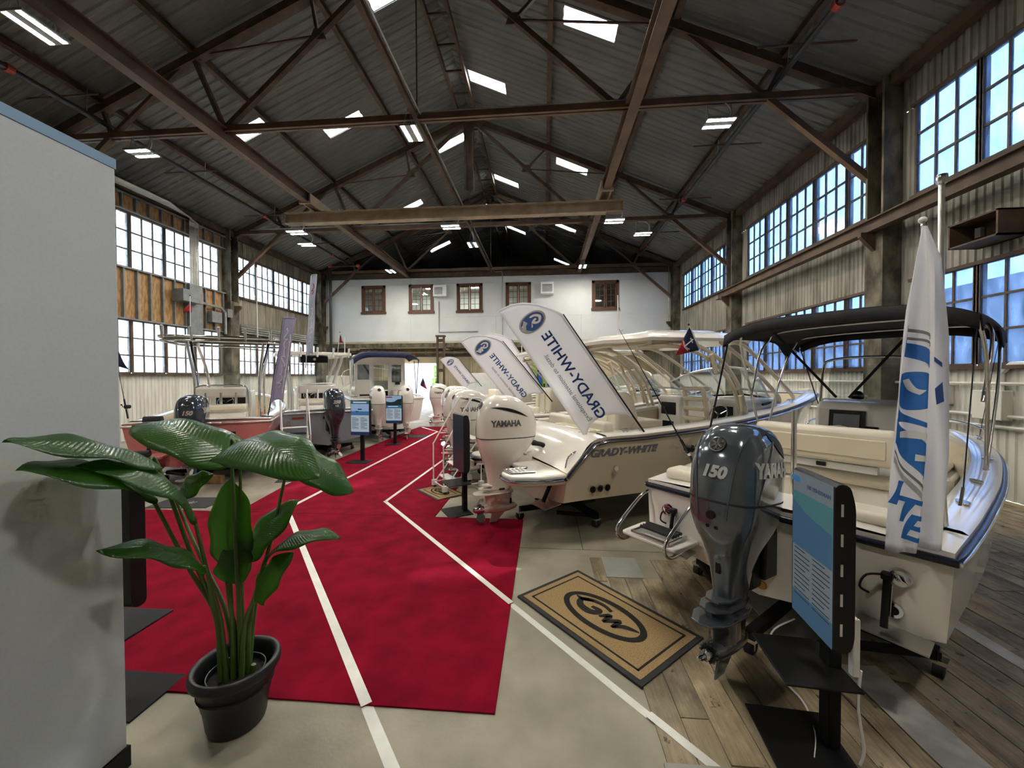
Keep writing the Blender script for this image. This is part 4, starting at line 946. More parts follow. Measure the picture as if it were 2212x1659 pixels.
ld = MB().tube([(-.40,.60,.76),(-.10,.60,.76)], .014, 6).tube([(-.40,1.0,.76),(-.10,1.0,.76)], .014, 6).tube([(-.40,.6,.76),(-.40,1.0,.76)], .014, 6).build('ladder_frame', M_CHROME, ba, smooth=60)
for k in range(4): MB().cyl((-.15-.045*k,.62,.79),(-.15-.045*k,.98,.79),.016,8).build('ladder_rung', M_BLACKR, ba, smooth=60)
for y in (.55, 1.08):
    MB().tube([(.0,y,1.08),(-.14,y,1.05),(-.40,y,.90),(-.52,y,.80),(-.52,y,.72),(-.42,y,.66),(-.2,y,.68)], .016, 8, smooth_path=5).build('grab_rail', M_CHROME, ba, smooth=60)
for y, z in ((.86,.93), (-.86,.95)):
    ey = MB().tube([(-.002,y,z),(-.02,y,z)], [.065,.055], 14).build('stern_eye_plate', M_CHROME, ba, smooth=40); MB().tube([(-.02,y-.03,z-.03),(-.06,y,z),(-.02,y+.03,z+.03)], .011, 6, smooth_path=4).build('stern_eye', M_CHROME, ba, smooth=60)
MB().tube([(.0,-.83,.72),(-.018,-.83,.72)], [.055,.05], 14).build('drain', M_CHROME, ba, smooth=40); MB().tube([(-.015,-.83,.72),(-.02,-.83,.72)], .03, 12).build('drain_hole', M_BLACK, ba)
MB().tube([(.0,-.02,.535),(-.015,-.02,.535)], [.04,.035], 12).build('drain_plug', mat('brass', (.45,.30,.10), .3, metal=1, var=.1), ba, smooth=40)
lb = MB().bx(-.006,0,.30,.52,.98,1.10).build('warning_label', M_WHITE, ba); MB().bx(-.009,-.006,.31,.51,1.075,1.09).bx(-.009,-.006,.31,.51,1.02,1.034).build('label_stripe', M_RED, lb)
for k in range(3): MB().bx(-.009,-.006,.33+.05*(k%2),.49,1.045+.012*k-.03,1.049+.012*k-.03).build('label_text', M_GREYP, lb)
cleat(ba, (.30,.98,1.23), 0); cleat(ba, (.22,-.98,1.23), .2); cleat(ba, (4.4,-.84,1.45), .4)
for x, y in ((1.15,-1.02),(2.0,-1.02),(1.15,1.02),(2.0,1.02),(3.2,-1.0)): rod_socket(ba, (x, y, HA.zg(x)+.032), .5 if y < 0 else -.5)
MB().tube([(4.0,-.93,1.40),(4.2,-.95,1.56),(4.7,-.75,1.62),(5.3,-.42,1.64),(5.55,0,1.65),(5.3,.42,1.64),(4.7,.75,1.62),(4.2,.95,1.56),(4.0,.93,1.40)], .014, 8, smooth_path=5).build('bow_rail', M_CHROME, ba, smooth=60)
MB().bx(5.55,5.85,-.08,.08,1.50,1.56).build('anchor_roller', M_CHROME, ba, bevel=.01)
MB().tube([(.72,0,1.10),(.72,0,1.98)], .024, 12).build('ski_pylon', M_CHROME, ba, smooth=50); MB().tube([(.66,.06,1.1),(.66,.06,1.98)], .012, 8).build('pylon_brace', M_CHROME, ba, smooth=50) if False else None
lp = thing('stern_light_pole', 'tall silver stern light pole on the front boat, right of the white flag', 'light pole', in_boat(A0, ATH, (.41,-.98,1.23)), ATH)
MB().tube([(0,0,0),(.05,.02,.12)], .03, 8).build('socket', M_CHROME, lp, smooth=50); MB().tube([(0,0,.02),(.07,.02,2.42)], .018, 10).build('tube', M_ALU, lp, smooth=50); MB().tube([(.04,.012,1.32),(.045,.013,1.45)], .03, 10).build('grip', M_BLACK, lp, smooth=50)
MB().tube([(.07,.02,2.42),(.071,.02,2.45),(.072,.02,2.49)], [.022,.034,.03], 12).build('lamp_head', M_CHROME, lp, smooth=50)
dolly(in_boat(A0, ATH, (.75,0,0)), ATH, 'black wheeled dolly under the stern of the front right boat', 1.9, .9, jack=.45)
dolly(in_boat(A0, ATH, (3.6,0,0)), ATH, 'black wheeled dolly under the bow of the front right boat', 1.3, .8, jack=.46)
mA = outboard('tall', M_MDARK, 'gunmetal grey outboard marked 150 on the front right boat', in_boat(A0, ATH, (-.56,0,0)), ATH, '150', prop=False, scale=1.015)
mA.rotation_euler = (Matrix.Rotation(ATH, 3, 'Z') @ Matrix.Rotation(rad(6), 3, 'Y')).to_euler()
# ---- dual console boats, right row --------------------------------------------------------------
B0, BTH = (-.22, 6.34), rad(27)
HB = Hull(7.3, [(0,1.16),(1,1.26),(3,1.30),(4.5,1.20),(5.8,.84),(6.7,.42),(7.2,.10),(7.3,.03)], [(0,.985),(.10,1.06),(.32,1.36),(.52,1.45),(1.2,1.47),(3,1.58),(5,1.79),(6.2,1.9),(7.3,1.97)],
          [(0,1.06),(3,1.08),(5,.78),(6.5,.28),(7.3,.004)], [(0,.55),(3,.60),(5,.88),(6.5,1.34),(7.3,1.80)], [(0,.33),(4,.35),(5.8,.62),(6.8,1.15),(7.3,1.72)], .60, 6.4, .27, .92)
def lad_seat(t, x, y):
    """moulded high-back helm chair seen from behind"""
    MB().bx(x-.02,x+.42,y-.26,y+.26,.92,1.36).build('helm_seat_base', M_CREAMG, t, bevel=.04)
    cushion('helm_seat_cushion', t, x+.05,x+.46,y-.27,y+.27,1.36,1.50)
    m = MB()
    for s in (-1, 1): m.bar((x+.02,y+s*.23,1.45),(x-.08,y+s*.20,2.10),.07,.06,up=(0,1,0))
    for z in (1.52,1.70,1.87,2.05): m.bx(x-.10,x+.05,y-.22,y+.22,z,z+.07)
    m.build('ladder_back', M_CREAMT, t, bevel=.02)
def dual_console(label, o, th, m_hull, name_side=True):
    t = thing('dual_console_boat', label, 'boat', (*o, 0), th, 'dual console boats in the right row')
    boat_body(HB, t, m_hull, M_GEL, M_CREAMG, M_NAVYS, rail_stern=False)
    # stern platform
    pl = rounded([(-.78,-.62),(-.74,-.95),(-.30,-1.12),(.05,-1.14),(.05,1.14),(-.30,1.12),(-.74,.95),(-.78,.62),(-.40,.42),(-.40,-.42)], 4, .10)
    MB().prism(pl, .83, .97).build('swim_platform', M_GEL, t, bevel=.03, seg=3)
    pr = [(x*1.012-.003, y*1.012, .90) for x, y in pl if x < .0]
    rr = MB().tube(pr, .024, 8).build('platform_rail', M_NAVYS, t, smooth=60); MB().tube([(x*1.02-.004, y*1.018, z) for x, y, z in pr], .012, 6).build('steel_insert', M_CHROME, rr, smooth=60)
    for s in (-1, 1): MB().tube([(-.02,s*(HB.b(0)+.012),.905),(.3,s*(HB.b(.3)+.012),.92),(.55,s*(HB.b(.55)+.012),1.26),(.75,s*(HB.b(.75)+.012),1.38)], .028, 8, smooth_path=4).build('rub_rail', M_NAVYS, t, smooth=60) if False else None
    lf = MB().tube([(-.70,-.85,.985),(-.35,-.90,.985)], .013, 6).tube([(-.70,-.60,.985),(-.35,-.62,.985)], .013, 6).tube([(-.70,-.85,.985),(-.70,-.60,.985)], .013, 6).build('ladder_frame', M_CHROME, t, smooth=60)
    for k in range(4): MB().bx(-.66+.06*k,-.63+.06*k,-.84,-.62,.985,1.0).build('ladder_rung', M_WHITEP, t)
    MB().tube([(.05,-1.02,.98),(.12,-1.0,1.18),(.35,-1.02,1.28),(.5,-1.05,1.26)], .012, 6, smooth_path=4).build('grab_rail', M_CHROME, t, smooth=60)
    # transom bulkhead, fish box, aft bench
    MB().bx(.50,.82,-.95,.35,.95,1.46).build('transom_locker', M_GEL, t, bevel=.04)
    MB().bx(.56,.78,-.85,.25,1.46,1.50).build('locker_lid', M_CREAMG, t, bevel=.015)
    for y in (-.7, -.3, .1): MB().bx(.48,.50,y-.02,y+.02,1.36,1.47).build('latch', M_CHROME, t)
    MB().bx(.78,1.55,-.98,.98,.92,1.28).build('aft_bench', M_CREAMG, t, bevel=.04)
    cushion('bench_cushion', t, .80,1.52,-.95,.95,1.28,1.40); cushion('bench_back', t, .80,.96,-.92,.92,1.40,1.62)
    # companion lounge seat
    MB().bx(1.75,2.55,.05-.75,.05-.05,.92,1.32).build('lounge_base', M_CREAMG, t, bevel=.03) if False else None
    MB().bx(1.70,2.65,-.10,.72,.92,1.34).build('lounge_base', M_CREAMG, t, bevel=.04)
    cushion('lounge_cushion', t, 1.80,2.66,-.12,.74,1.34,1.50)
    lbk = MB().prism([(1.58,1.30),(1.62,1.92),(1.70,2.02),(1.86,2.03),(1.98,1.92),(2.10,1.52),(1.9,1.34)], -.14, .74, Matrix(((1,0,0,0),(0,0,1,0),(0,1,0,0),(0,0,0,1)))).build('lounge_backrest', M_VINYL, t, bevel=.06, seg=3)
    for y in (.12, .46): MB().bx(1.57,1.60,y-.008,y+.008,1.42,1.94).build('backrest_piping', M_CREAMG, lbk)
    lad_seat(t, 2.95, -.62)
    # consoles and windscreen
    for s in (-1, 1):
        MB().bx(3.55,4.55,min(s*.32,s*1.0),max(s*.32,s*1.0),.92,1.90).build('console', M_GEL, t, bevel=.07, seg=3)
        MB().bx(3.53,3.56,s*.66-.20,s*.66+.20,1.50,1.76).build('dash_screen', M_BLACK, t, bevel=.01)
        MB().bx(3.53,3.56,s*.66-.14,s*.66+.16,1.12,1.36).build('glove_box', M_BLACK, t, bevel=.01)
    wheel(t, (3.42,-.66,1.62), .18, .5)
    def ws(u, v): # u along from starboard aft round to port aft
        a = -1.0+2*u; ang = a*PI/2*.98
        yb, xb = 1.06*sin(ang), 4.0+.95*cos(ang); return (xb-.55*v*max(.25, cos(ang)), yb*(1-.08*v), 1.80+(.58-.18*abs(a)**2)*v+.12*(1-abs(a)))
    MB().grid(ws, 28, 4).build('windscreen', M_GLASS, t, solid=.006, smooth=60)
    MB().tube([ws(k/28, 1) for k in range(29)], .022, 6).build('windscreen_rail', M_ALU, t, smooth=60); MB().tube([ws(k/28, 0) for k in range(29)], .022, 6).build('windscreen_base', M_BLACKR, t, smooth=60)
    for u in (.2, .38, .62, .8): MB().tube([ws(u, 0), ws(u, 1)], .02, 6).build('windscreen_post', M_ALU, t, smooth=60)
    # hardtop on curved legs
    rp_ = rounded([(1.05,-.75),(1.3,-1.08),(3.7,-1.10),(4.05,-.7),(4.05,.7),(3.7,1.10),(1.3,1.08),(1.05,.75)], 4, .3)
    def rz_(x, y): return 2.98+.10*sin(PI*min(1,max(0,(x-1)/3.1)))-.08*(y/1.1)**2-.07*max(0,(1.9-x))
    m = MB(); cxx = 2.5
    ring0 = [(x, y, rz_(x, y)-.07) for x, y in rp_]; ring1 = [(x+(x-cxx)*.012, y*1.015, rz_(x, y)-.02) for x, y in rp_]; ring2 = [(x-(x-cxx)*.04, y*.95, rz_(x, y)+.05) for x, y in rp_]; ring3 = [(x-(x-cxx)*.35, y*.62, rz_(x, y*.6)+.10) for x, y in rp_]
    m.ring([[(cxx+(x-cxx)*.5, y*.5, 2.97) for x, y in rp_], ring0, ring1, ring2, ring3]); m.build('hardtop', M_GEL, t, smooth=50)
    for s in (-1, 1):
        for pts in ([(3.55,s*1.10,1.62),(3.50,s*1.12,1.78),(3.30,s*1.12,2.2),(2.9,s*1.10,2.6),(2.3,s*1.02,2.85),(1.6,s*.98,2.83)],
                    [(3.42,s*1.12,1.61),(3.36,s*1.13,1.80),(3.10,s*1.13,2.25),(2.65,s*1.11,2.60),(2.0,s*1.04,2.78),(1.35,s*.95,2.74)],
                    [(5.20,s*.86,1.88),(4.9,s*.90,2.08),(3.9,s*.98,2.70),(3.4,s*1.0,2.90),(2.9,s*1.0,2.94)],
                    [(4.55,s*1.0,1.80),(4.45,s*1.02,1.98),(3.6,s*1.06,2.55),(3.0,s*1.05,2.88)]):
            MB().tube(pts, .034, 8, smooth_path=5).build('hardtop_leg', M_CREAMT, t, smooth=60)
        for p, q in (((3.37,s*1.12,2.10),(3.22,s*1.13,2.06)),((3.0,s*1.11,2.52),(2.86,s*1.12,2.45)),((3.44,s*1.12,1.92),(3.31,s*1.13,1.90)),((3.30,s*1.12,2.1),(4.45,s*1.02,2.0))): MB().tube([p, q], .022, 6).build('leg_brace', M_CREAMT, t, smooth=60)
        MB().tube([(2.78,s*1.16,2.36),(2.64,s*1.18,2.66)], .036, 10).build('rod_holder', M_CREAMT, t, smooth=50); MB().tube([(3.36,s*1.18,1.72),(3.28,s*1.2,1.98)], .036, 10).build('rod_holder', M_CREAMT, t, smooth=50)
    for x, z in ((1.5,2.80),(2.4,2.92),(3.3,2.96)): MB().tube([(x,-.98,z),(x-.06,0,z+.03),(x,.98,z)], .026, 6, smooth_path=4).build('cross_tube', M_CREAMT, t, smooth=60)
    MB().tube([(1.7,-.05,3.05),(1.7,-.05,3.12),(1.68,-.05,3.75)], [.03,.014,.010], 8).build('antenna', M_WHITEP, t, smooth=60)
    # hull fittings
    for x, z in ((.74,1.01),): MB().tube([(x,-HB.b(x)*.99,z),(x,-HB.b(x)*.99-.03,z)], [.04,.035], 12).build('through_hull', M_CHROME, t, smooth=40)
    for k in range(3):
        x = .42+k*.125; MB().tube([(x,-1.08,.72),(x,-1.15,.72)], [.055,.05], 14).build('exhaust_drain', M_CHROME, t, smooth=40); MB().tube([(x,-1.148,.72),(x,-1.156,.72)], .035, 12).build('drain_hole', M_BLACK, t)
    cleat(t, (1.0,-1.12,1.49)); cleat(t, (4.9,-1.0,1.82), -.25); rod_socket(t, (1.28,-1.12,1.52), .4); rod_socket(t, (2.7,-1.15,1.60), .4)
    MB().add([(-.26,-1.0,.47),(-.26,-.55,.43),(0,-.55,.47),(0,-1.0,.52)], [(0,1,2,3)]).build('trim_tab', M_ALU, t, solid=.012); MB().cyl((-.01,-.75,.80),(-.16,-.75,.50),.03).build('tab_actuator', M_BLACK, t, smooth=40)
    if name_side:
        vs, fs = text_shape('GRADY-WHITE', .145, .006, .006, .28, 1.12)
        def on_hull(x, z):
            s = HB.sect(x); best = s[0]
            for p, q in zip(s[:7], s[1:8]):
                if q[2] <= z <= p[2]: k = (p[2]-z)/max(1e-6, p[2]-q[2]); return p[1]+(q[1]-p[1])*k
            return best[1]
        out = []
        for x, y, z in vs:
            X = .90+x; Z = 1.195+y+.02*(X-1); out.append((X, -(on_hull(X, Z)+.004+z), Z))
        MB().add(out, fs).build('lettering', M_GREYP, t)
    return t
boatB = dual_console('sand hulled dual console boat with cream hardtop, second from the front in the right row', B0, BTH, M_SAND)
C0 = (-1.35, 9.25); D0 = (-2.3, 12.6)
for o, lb in ((C0, 'dual console boat with cream hardtop, third in the right row'), (D0, 'dual console boat with cream hardtop, fourth in the right row')):
    c = copy_tree(boatB); c.location = (*o, 0); c['label'] = lb
E0 = (-3.9, 18.4)
he = thing('skiff_boat', 'pale blue hulled boat at the far end of the right row', 'boat', (*E0, 0), rad(30))
HE = Hull(6.4, [(0,1.1),(2.5,1.18),(4.5,.95),(5.7,.45),(6.4,.03)], [(0,1.35),(3,1.42),(6.4,1.8)], [(0,.95),(3,.95),(5,.5),(6.4,.004)], [(0,.55),(3,.6),(5,.95),(6.4,1.6)], [(0,.35),(4,.38),(5.5,.8),(6.4,1.5)], .4, 5.5, .25, .8)
boat_body(HE, he, M_BLUEG, M_GEL, M_CREAMG, M_NAVYS)
vs, fs = text_shape('GRADY-WHITE', .15, .004, .004, .28, 1.2); MB().add([(1.1+x, -1.115-z, 1.12+y) for x, y, z in vs], fs).build('lettering', M_WHITE, he)
MB().bx(2.3,3.2,-.45,.45,.8,1.85).build('console', M_GEL, he, bevel=.06); cushion('helm_seat', he, 1.5,1.9,-.5,.5,1.2,1.7)
lp_ = in_boat
for o, th, lb in ((B0, BTH, 'near'), (C0, BTH, 'middle'), (D0, BTH, 'far')):
    dolly(in_boat(o, th, (.75,0,0)), th, 'black wheeled dolly under the stern of the %s dual console boat' % lb, 1.5, .95, jack=.34)
    dolly(in_boat(o, th, (4.6,0,0)), th, 'black wheeled dolly under the bow of the %s dual console boat' % lb, 1.2, .8, jack=.37)
dolly(in_boat(E0, rad(30), (.8,0,0)), rad(30), 'black wheeled dolly under the pale blue boat', 1.4, .9, jack=.36); dolly(in_boat(E0, rad(30), (3.8,0,0)), rad(30), 'black wheeled dolly under the bow of the pale blue boat', 1.2, .8, jack=.4)
mB = outboard('round', M_MWHITE, 'white outboard with a dark intake on the sand hulled boat, beside the folded stand', in_boat(B0, BTH, (-.55,0,0)), BTH, None)
def more_motor(src, o, th, x, y, lb, rz=0):
    c = copy_tree(src); c.location = in_boat(o, th, (x, y, 0)); c.rotation_euler = (0, 0, th+rz); c['label'] = lb; return c
more_motor(mB, C0, BTH, -.62, -.36, 'white outboard behind the white boarding steps, nearer of a pair'); more_motor(mB, C0, BTH, -.62, .36, 'white outboard half hidden behind its twin by the boarding steps')
more_motor(mB, D0, BTH, -.62, -.36, 'far white outboard, nearer of the pair on the fourth right boat'); more_motor(mB, D0, BTH, -.62, .36, 'far white outboard, further of the pair on the fourth right boat')
mE = more_motor(mB, (-4.95, 17.75), rad(30), 0, 0, 'cream outboard on the pale blue boat behind the lattice post')
# ---- left row ----------------------------------------------------------------------------------
def ttop(t, x0, x1, hw, zt, m_tube, m_top, legs, holders=True, rnd=.2, thick=.05, open_top=False, r=.025):
    pl = rounded([(x0,-hw),(x1,-hw),(x1,hw),(x0,hw)], 4, rnd)
    if open_top:
        MB().tube([(x,y,zt) for x, y in pl+pl[:1]], r, 8).build('top_frame', m_tube, t, smooth=60); MB().tube([(x*1,y*.98,zt-.10) for x, y in pl+pl[:1]], r*.8, 8).build('top_frame', m_tube, t, smooth=60)
        for k in range(1, 4): xx = x0+(x1-x0)*k/4; MB().tube([(xx,-hw,zt),(xx,0,zt+.05),(xx,hw,zt)], r*.8, 6, smooth_path=3).build('top_bar', m_tube, t, smooth=60)
        MB().prism(pl, zt-.03, zt-.02).build('top_canvas', m_top, t)
    else:
        MB().prism(pl, zt, zt+thick).build('hardtop', m_top, t, bevel=.02)
    for (xa, ya, za, xb, yb) in legs:
        for s in (-1, 1): MB().tube([(xa,s*ya,za),(xa+(xb-xa)*.15,s*(ya+(yb-ya)*.1),za+(zt-za)*.55),(xb,s*yb,zt-.06),(xb,s*(yb-.25),zt)], r, 8, smooth_path=4).build('top_leg', m_tube, t, smooth=60)
    if holders:
        for k in range(5): y = -hw*.86+hw*1.72*k/4; MB().tube([(x0-.02,y,zt-.06),(x0-.09,y,zt+.24)], .032, 10).build('rod_holder', m_tube, t, smooth=50)
def console_set(t, m_tube, xc, zs, ztop, leaning=True, dark=True):
    MB().bx(xc,xc+.75,-.48,.48,zs,ztop).build('console', M_GEL, t, bevel=.06, seg=3)
    MB().bx(xc-.015,xc+.01,-.34,.34,ztop-.42,ztop-.14).build('dash_screen', M_BLACK, t)
    MB().grid(lambda u, v: (xc+.25-.12*v+.12*sin(PI*u), .42-.84*u, ztop+.55*v), 10, 3).build('windscreen', M_GLASS, t, solid=.006)
    wheel(t, (xc-.12,.1,ztop-.3), .18, .5)
    if leaning:
        MB().bx(xc-1.05,xc-.6,-.50,.50,zs,zs+.55).build('leaning_post_base', M_GEL, t, bevel=.04); MB().bx(xc-1.07,xc-1.05,-.35,.35,zs+.15,zs+.42).build('locker_door', M_BLACK, t)
        cushion('leaning_seat', t, xc-1.08,xc-.58,-.54,.54,zs+.62,zs+.76, M_VINYL)
        cushion('leaning_back', t, xc-1.10,xc-.98,-.54,.54,zs+.95,zs+1.22, mat('grey_vinyl', (.60,.57,.53), .45, var=.06))
        MB().tube([(xc-1.02,.56,zs+.3),(xc-1.04,.57,zs+1.0),(xc-1.04,.48,zs+1.24),(xc-1.04,0,zs+1.26),(xc-1.04,-.48,zs+1.24),(xc-1.04,-.57,zs+1.0),(xc-1.02,-.56,zs+.3)], .022, 8, smooth_path=4).build('leaning_rail', m_tube, t, smooth=60)
        for y in (-.32, 0, .32): MB().tube([(xc-1.14,y,zs+.78),(xc-1.16,y,zs+1.08)], .03, 10).build('rod_holder', m_tube, t, smooth=50)
# red boat
P0, PTH = (-7.35, 7.75), rad(120)
bp = thing('bay_boat', 'salmon red centre console boat with a shiny tube top, behind the plant', 'boat', (*P0, 0), PTH)
HP = Hull(6.8, [(0,1.28),(1,1.32),(3,1.32),(5,1.0),(6.1,.5),(6.8,.03)], [(0,1.38),(3,1.45),(5,1.6),(6.8,1.78)], [(0,1.1),(3,1.12),(5,.7),(6.8,.004)], [(0,.55),(3,.58),(5,.85),(6.8,1.6)], [(0,.33),(4,.36),(5.8,.75),(6.8,1.5)], .35, 5.8, .26, .85)
boat_body(HP, bp, M_PINKG, M_GEL, M_CREAMG, M_ALU)
console_set(bp, M_CHROME, 2.9, .85, 1.95)
ttop(bp, 1.7, 3.7, 1.30, 3.34, M_CHROME, M_BLACKR, [(2.55,.72,.95,2.45,.84),(3.75,.68,1.2,3.35,.84),(2.75,.70,.95,3.0,.9)], open_top=True, rnd=.45, r=.034)
MB().tube([(2.6,-.1,3.14),(2.6,-.1,5.3)], .012, 6).build('antenna', M_WHITEP, bp) if False else None
MB().tube([(2.2,-.75,3.34),(2.15,-.75,5.3)], [.016,.010], 6).build('antenna', M_WHITEP, bp)
MB().tube([(.2,.7,1.42),(.2,1.0,1.42)], .09, 10).build('rolled_cover', M_CANVAS, bp, smooth=50)
MB().prism(rounded([(-.5,.5),(-.5,1.2),(0,1.2),(0,.5)], 3, .1), .70, .76).build('swim_platform', M_PINKG, bp, bevel=.015); MB().prism(rounded([(-.5,-1.2),(-.5,-.5),(0,-.5),(0,-1.2)], 3, .1), .70, .76).build('swim_platform', M_PINKG, bp, bevel=.015)
MB().tube([(-.45,.7,.82),(-.45,1.05,.82)], .07, 10).build('ladder_roll', M_BLACKR, bp, smooth=50); MB().cyl((-.01,.85,.95),(-.2,.85,.55),.03).build('tab_actuator', M_BLACK, bp, smooth=40); MB().add([(-.3,1.1,.48),(-.3,.6,.44),(0,.6,.47),(0,1.1,.52)], [(0,1,2,3)]).build('trim_tab', M_ALU, bp, solid=.012)
for y in (.28, .45): MB().tube([(0,y,.66),(-.02,y,.66)], .05, 12).build('drain', M_PINKG, bp, smooth=40)
MB().bx(-.012,0,-.62,-.45,1.06,1.12).build('decal', M_BLACK, bp)
dolly(in_boat(P0, PTH, (.9,0,0)), PTH, 'black dolly under the red hulled boat', 1.7, .9, jack=.34); dolly(in_boat(P0, PTH, (4.2,0,0)), PTH, 'black dolly under the bow of the red hulled boat', 1.2, .8, jack=.38)
outboard('tall', M_MBLUE, 'dark outboard marked 150 on the red hulled boat, behind the plant', in_boat(P0, PTH, (-.55,0,.1)), PTH, '150', scale=.98)
# grey boat
G0, GTH = (-6.28, 10.83), rad(130)
bg = thing('bay_boat', 'grey hulled centre console boat with a white hardtop, middle of the left row', 'boat', (*G0, 0), GTH)
HG = Hull(7.2, [(0,1.25),(1,1.3),(3,1.3),(5,1.05),(6.4,.5),(7.2,.03)], [(0,1.36),(3,1.45),(5,1.62),(7.2,1.85)], [(0,1.08),(3,1.1),(5,.75),(7.2,.004)], [(0,.55),(3,.58),(5,.85),(7.2,1.65)], [(0,.33),(4,.36),(6,.75),(7.2,1.55)], .35, 6.2, .26, .85)
boat_body(HG, bg, M_GREYG, M_GEL, M_GEL, M_ALU)
console_set(bg, M_WHITEP, 2.9, .85, 2.0)
ttop(bg, 1.75, 3.9, 1.12, 3.05, M_WHITEP, M_GEL, [(2.7,.64,.95,2.5,.9),(3.75,.64,1.2,3.45,.9)], rnd=.3, r=.05, thick=.10)
MB().bx(2.3,2.75,-.42,.42,2.82,3.04).build('electronics_box', M_BLACK, bg, bevel=.02); MB().tube([(2.29,0,2.93),(2.28,0,2.93)], .045, 12).build('speaker', M_WHITE, bg)
MB().tube([(2.6,.4,3.1),(2.6,.4,3.5)], .02, 6).build('antenna', M_WHITEP, bg); MB().tube([(2.0,-.9,3.1),(1.98,-.9,3.7)], .012, 6).build('antenna', M_WHITEP, bg)
for y in (.55, 1.0): MB().tube([(0,y,1.12),(-.06,y,1.1),(-.06,y,.92),(0,y,.9)], .014, 6, smooth_path=4).build('grab_rail', M_CHROME, bg, smooth=60)
MB().bx(-.006,0,.62,.92,1.14,1.20).build('warning_label', M_RED, bg); MB().bx(-.006,0,-1.0,-.75,1.08,1.14).build('decal', M_BLACK, bg)
MB().prism(rounded([(-.45,.5),(-.45,1.15),(0,1.15),(0,.5)], 3, .08), .68, .73).build('swim_platform', M_GREYG, bg, bevel=.015)
for k in range(3): MB().cyl((-.1-.08*k,.6,.77),(-.1-.08*k,1.0,.77),.02,8).build('ladder_rung', M_BLACKR, bg)
dolly(in_boat(G0, GTH, (.9,0,0)), GTH, 'black dolly under the grey hulled boat', 1.7, .9, jack=.34); dolly(in_boat(G0, GTH, (4.4,0,0)), GTH, 'black dolly under the bow of the grey hulled boat', 1.2, .8, jack=.38)
mg = outboard('tall', M_MBLUE, 'dark outboard marked 250 on the grey hulled boat', in_boat(G0, GTH, (-.60,-.05,.06)), GTH, '250', scale=1.02, word=False)
vs, fs = text_shape('V6', .085, .003, .004, .2); pf = PROF['tall']['cowl']; MB().add([(rear_x(pf, -x, 1.42+y)-.004-z, -x, 1.42+y) for x, y, z in vs], fs).build('number', M_LETTER, mg)
# pilothouse boat
W0, WTH = (-5.85, 14.3), rad(122)
bw = thing('pilothouse_boat', 'cream pilothouse cabin boat with navy canvas top and twin outboards', 'boat', (*W0, 0), WTH)
HW = Hull(8.0, [(0,1.30),(1.5,1.42),(4,1.42),(6,1.05),(7.3,.5),(8,.03)], [(0,1.55),(3,1.66),(5.5,1.9),(8,2.2)], [(0,1.12),(4,1.15),(6,.75),(8,.004)], [(0,.65),(4,.7),(6,1.05),(8,1.95)], [(0,.42),(5,.45),(6.8,.95),(8,1.85)], .5, 6.9, .28, .95)
boat_body(HW, bw, M_GEL, M_GEL, M_CREAMG, M_WHITEP)
cx0, cx1, ch, cz0, cz1 = 2.1, 4.7, 1.02, 1.0, 3.15
m = MB(); # aft bulkhead with door gap and windows
for b in ((-1.02,-.30,cz0,2.10),(-1.02,-.86,2.10,2.85),(-.46,-.30,2.10,2.85),(-1.02,1.02,2.85,cz1),(.28,.36,cz0,2.85),(.36,1.02,cz0,1.55),(.36,.46,1.55,2.85),(.92,1.02,1.55,2.85),(.46,.92,2.15,2.22)): m.bx(cx0,cx0+.05,b[0],b[1],b[2],b[3])
m.build('cabin_bulkhead', M_GEL, bw)
MB().bx(cx0+.02,cx0+.03,-.88,-.44,2.08,2.87).build('cabin_window', M_SMOKE, bw); MB().bx(cx0+.02,cx0+.03,.44,.94,2.2,2.87).build('cabin_window', M_SMOKE, bw); MB().bx(cx0+.02,cx0+.03,.44,.94,1.53,2.17).build('door_panel', M_GEL, bw)
for s in (-1, 1):
    m = MB(); y = s*1.0
    for b in ((cx0,cx1,cz0,2.15),(cx0,cx0+.3,2.15,2.85),(cx0+1.2,cx0+1.32,2.15,2.85),(cx1-.4,cx1,2.15,2.85),(cx0,cx1,2.85,cz1)): m.bx(b[0],b[1],y-.025,y+.025,b[2],b[3])
    m.build('cabin_side', M_GEL, bw); MB().bx(cx0+.28,cx1-.38,y-.008,y+.008,2.13,2.87).build('side_window', M_GLASS, bw)
MB().prism(rounded([(cx0-.15,-1.1),(cx1+.25,-.95),(cx1+.25,.95),(cx0-.15,1.1)], 3, .15), cz1, cz1+.09).build('cabin_roof', M_GEL, bw, bevel=.03)
MB().add([(cx1,-1,2.1),(cx1,1,2.1),(cx1-.05,1,cz1),(cx1-.05,-1,cz1)], [(0,1,2,3)]).build('front_window', M_GLASS, bw, solid=.01); MB().bx(cx1-.05,cx1+.02,-1.02,1.02,1.7,2.15).build('cabin_front', M_GEL, bw)
MB().bx(3.2,3.9,.1,.9,.95,1.9).build('helm_station', M_BLACK, bw, bevel=.05); MB().bx(3.0,3.3,-.8,-.3,.95,1.7).build('helm_seat', M_BLACK, bw, bevel=.05)
MB().bx(cx0-.55,cx0-.02,-.95,-.42,.95,1.75).build('bait_station', M_GEL, bw, bevel=.05); MB().bx(cx0-.12,cx0-.02,-.78,-.60,2.0,2.12).build('outlet_box', M_BLACK, bw)
def navy(u, v): x = .35+1.75*u; y = 1.22*(1-2*v); return (x, y, 3.28+.06*sin(PI*u)-.28*abs(1-2*v)**5)
nc = MB().grid(navy, 10, 18).build('canvas_top', M_NAVY, bw, smooth=60, solid=.02)
MB().grid(lambda u, v: (.35-.02*v, 1.22*(1-2*u), 3.28-.28*abs(1-2*u)**5-.20*v*(1 if u < .8 else .3)), 18, 2).build('canvas_valance', M_NAVY, bw, smooth=60, solid=.012)
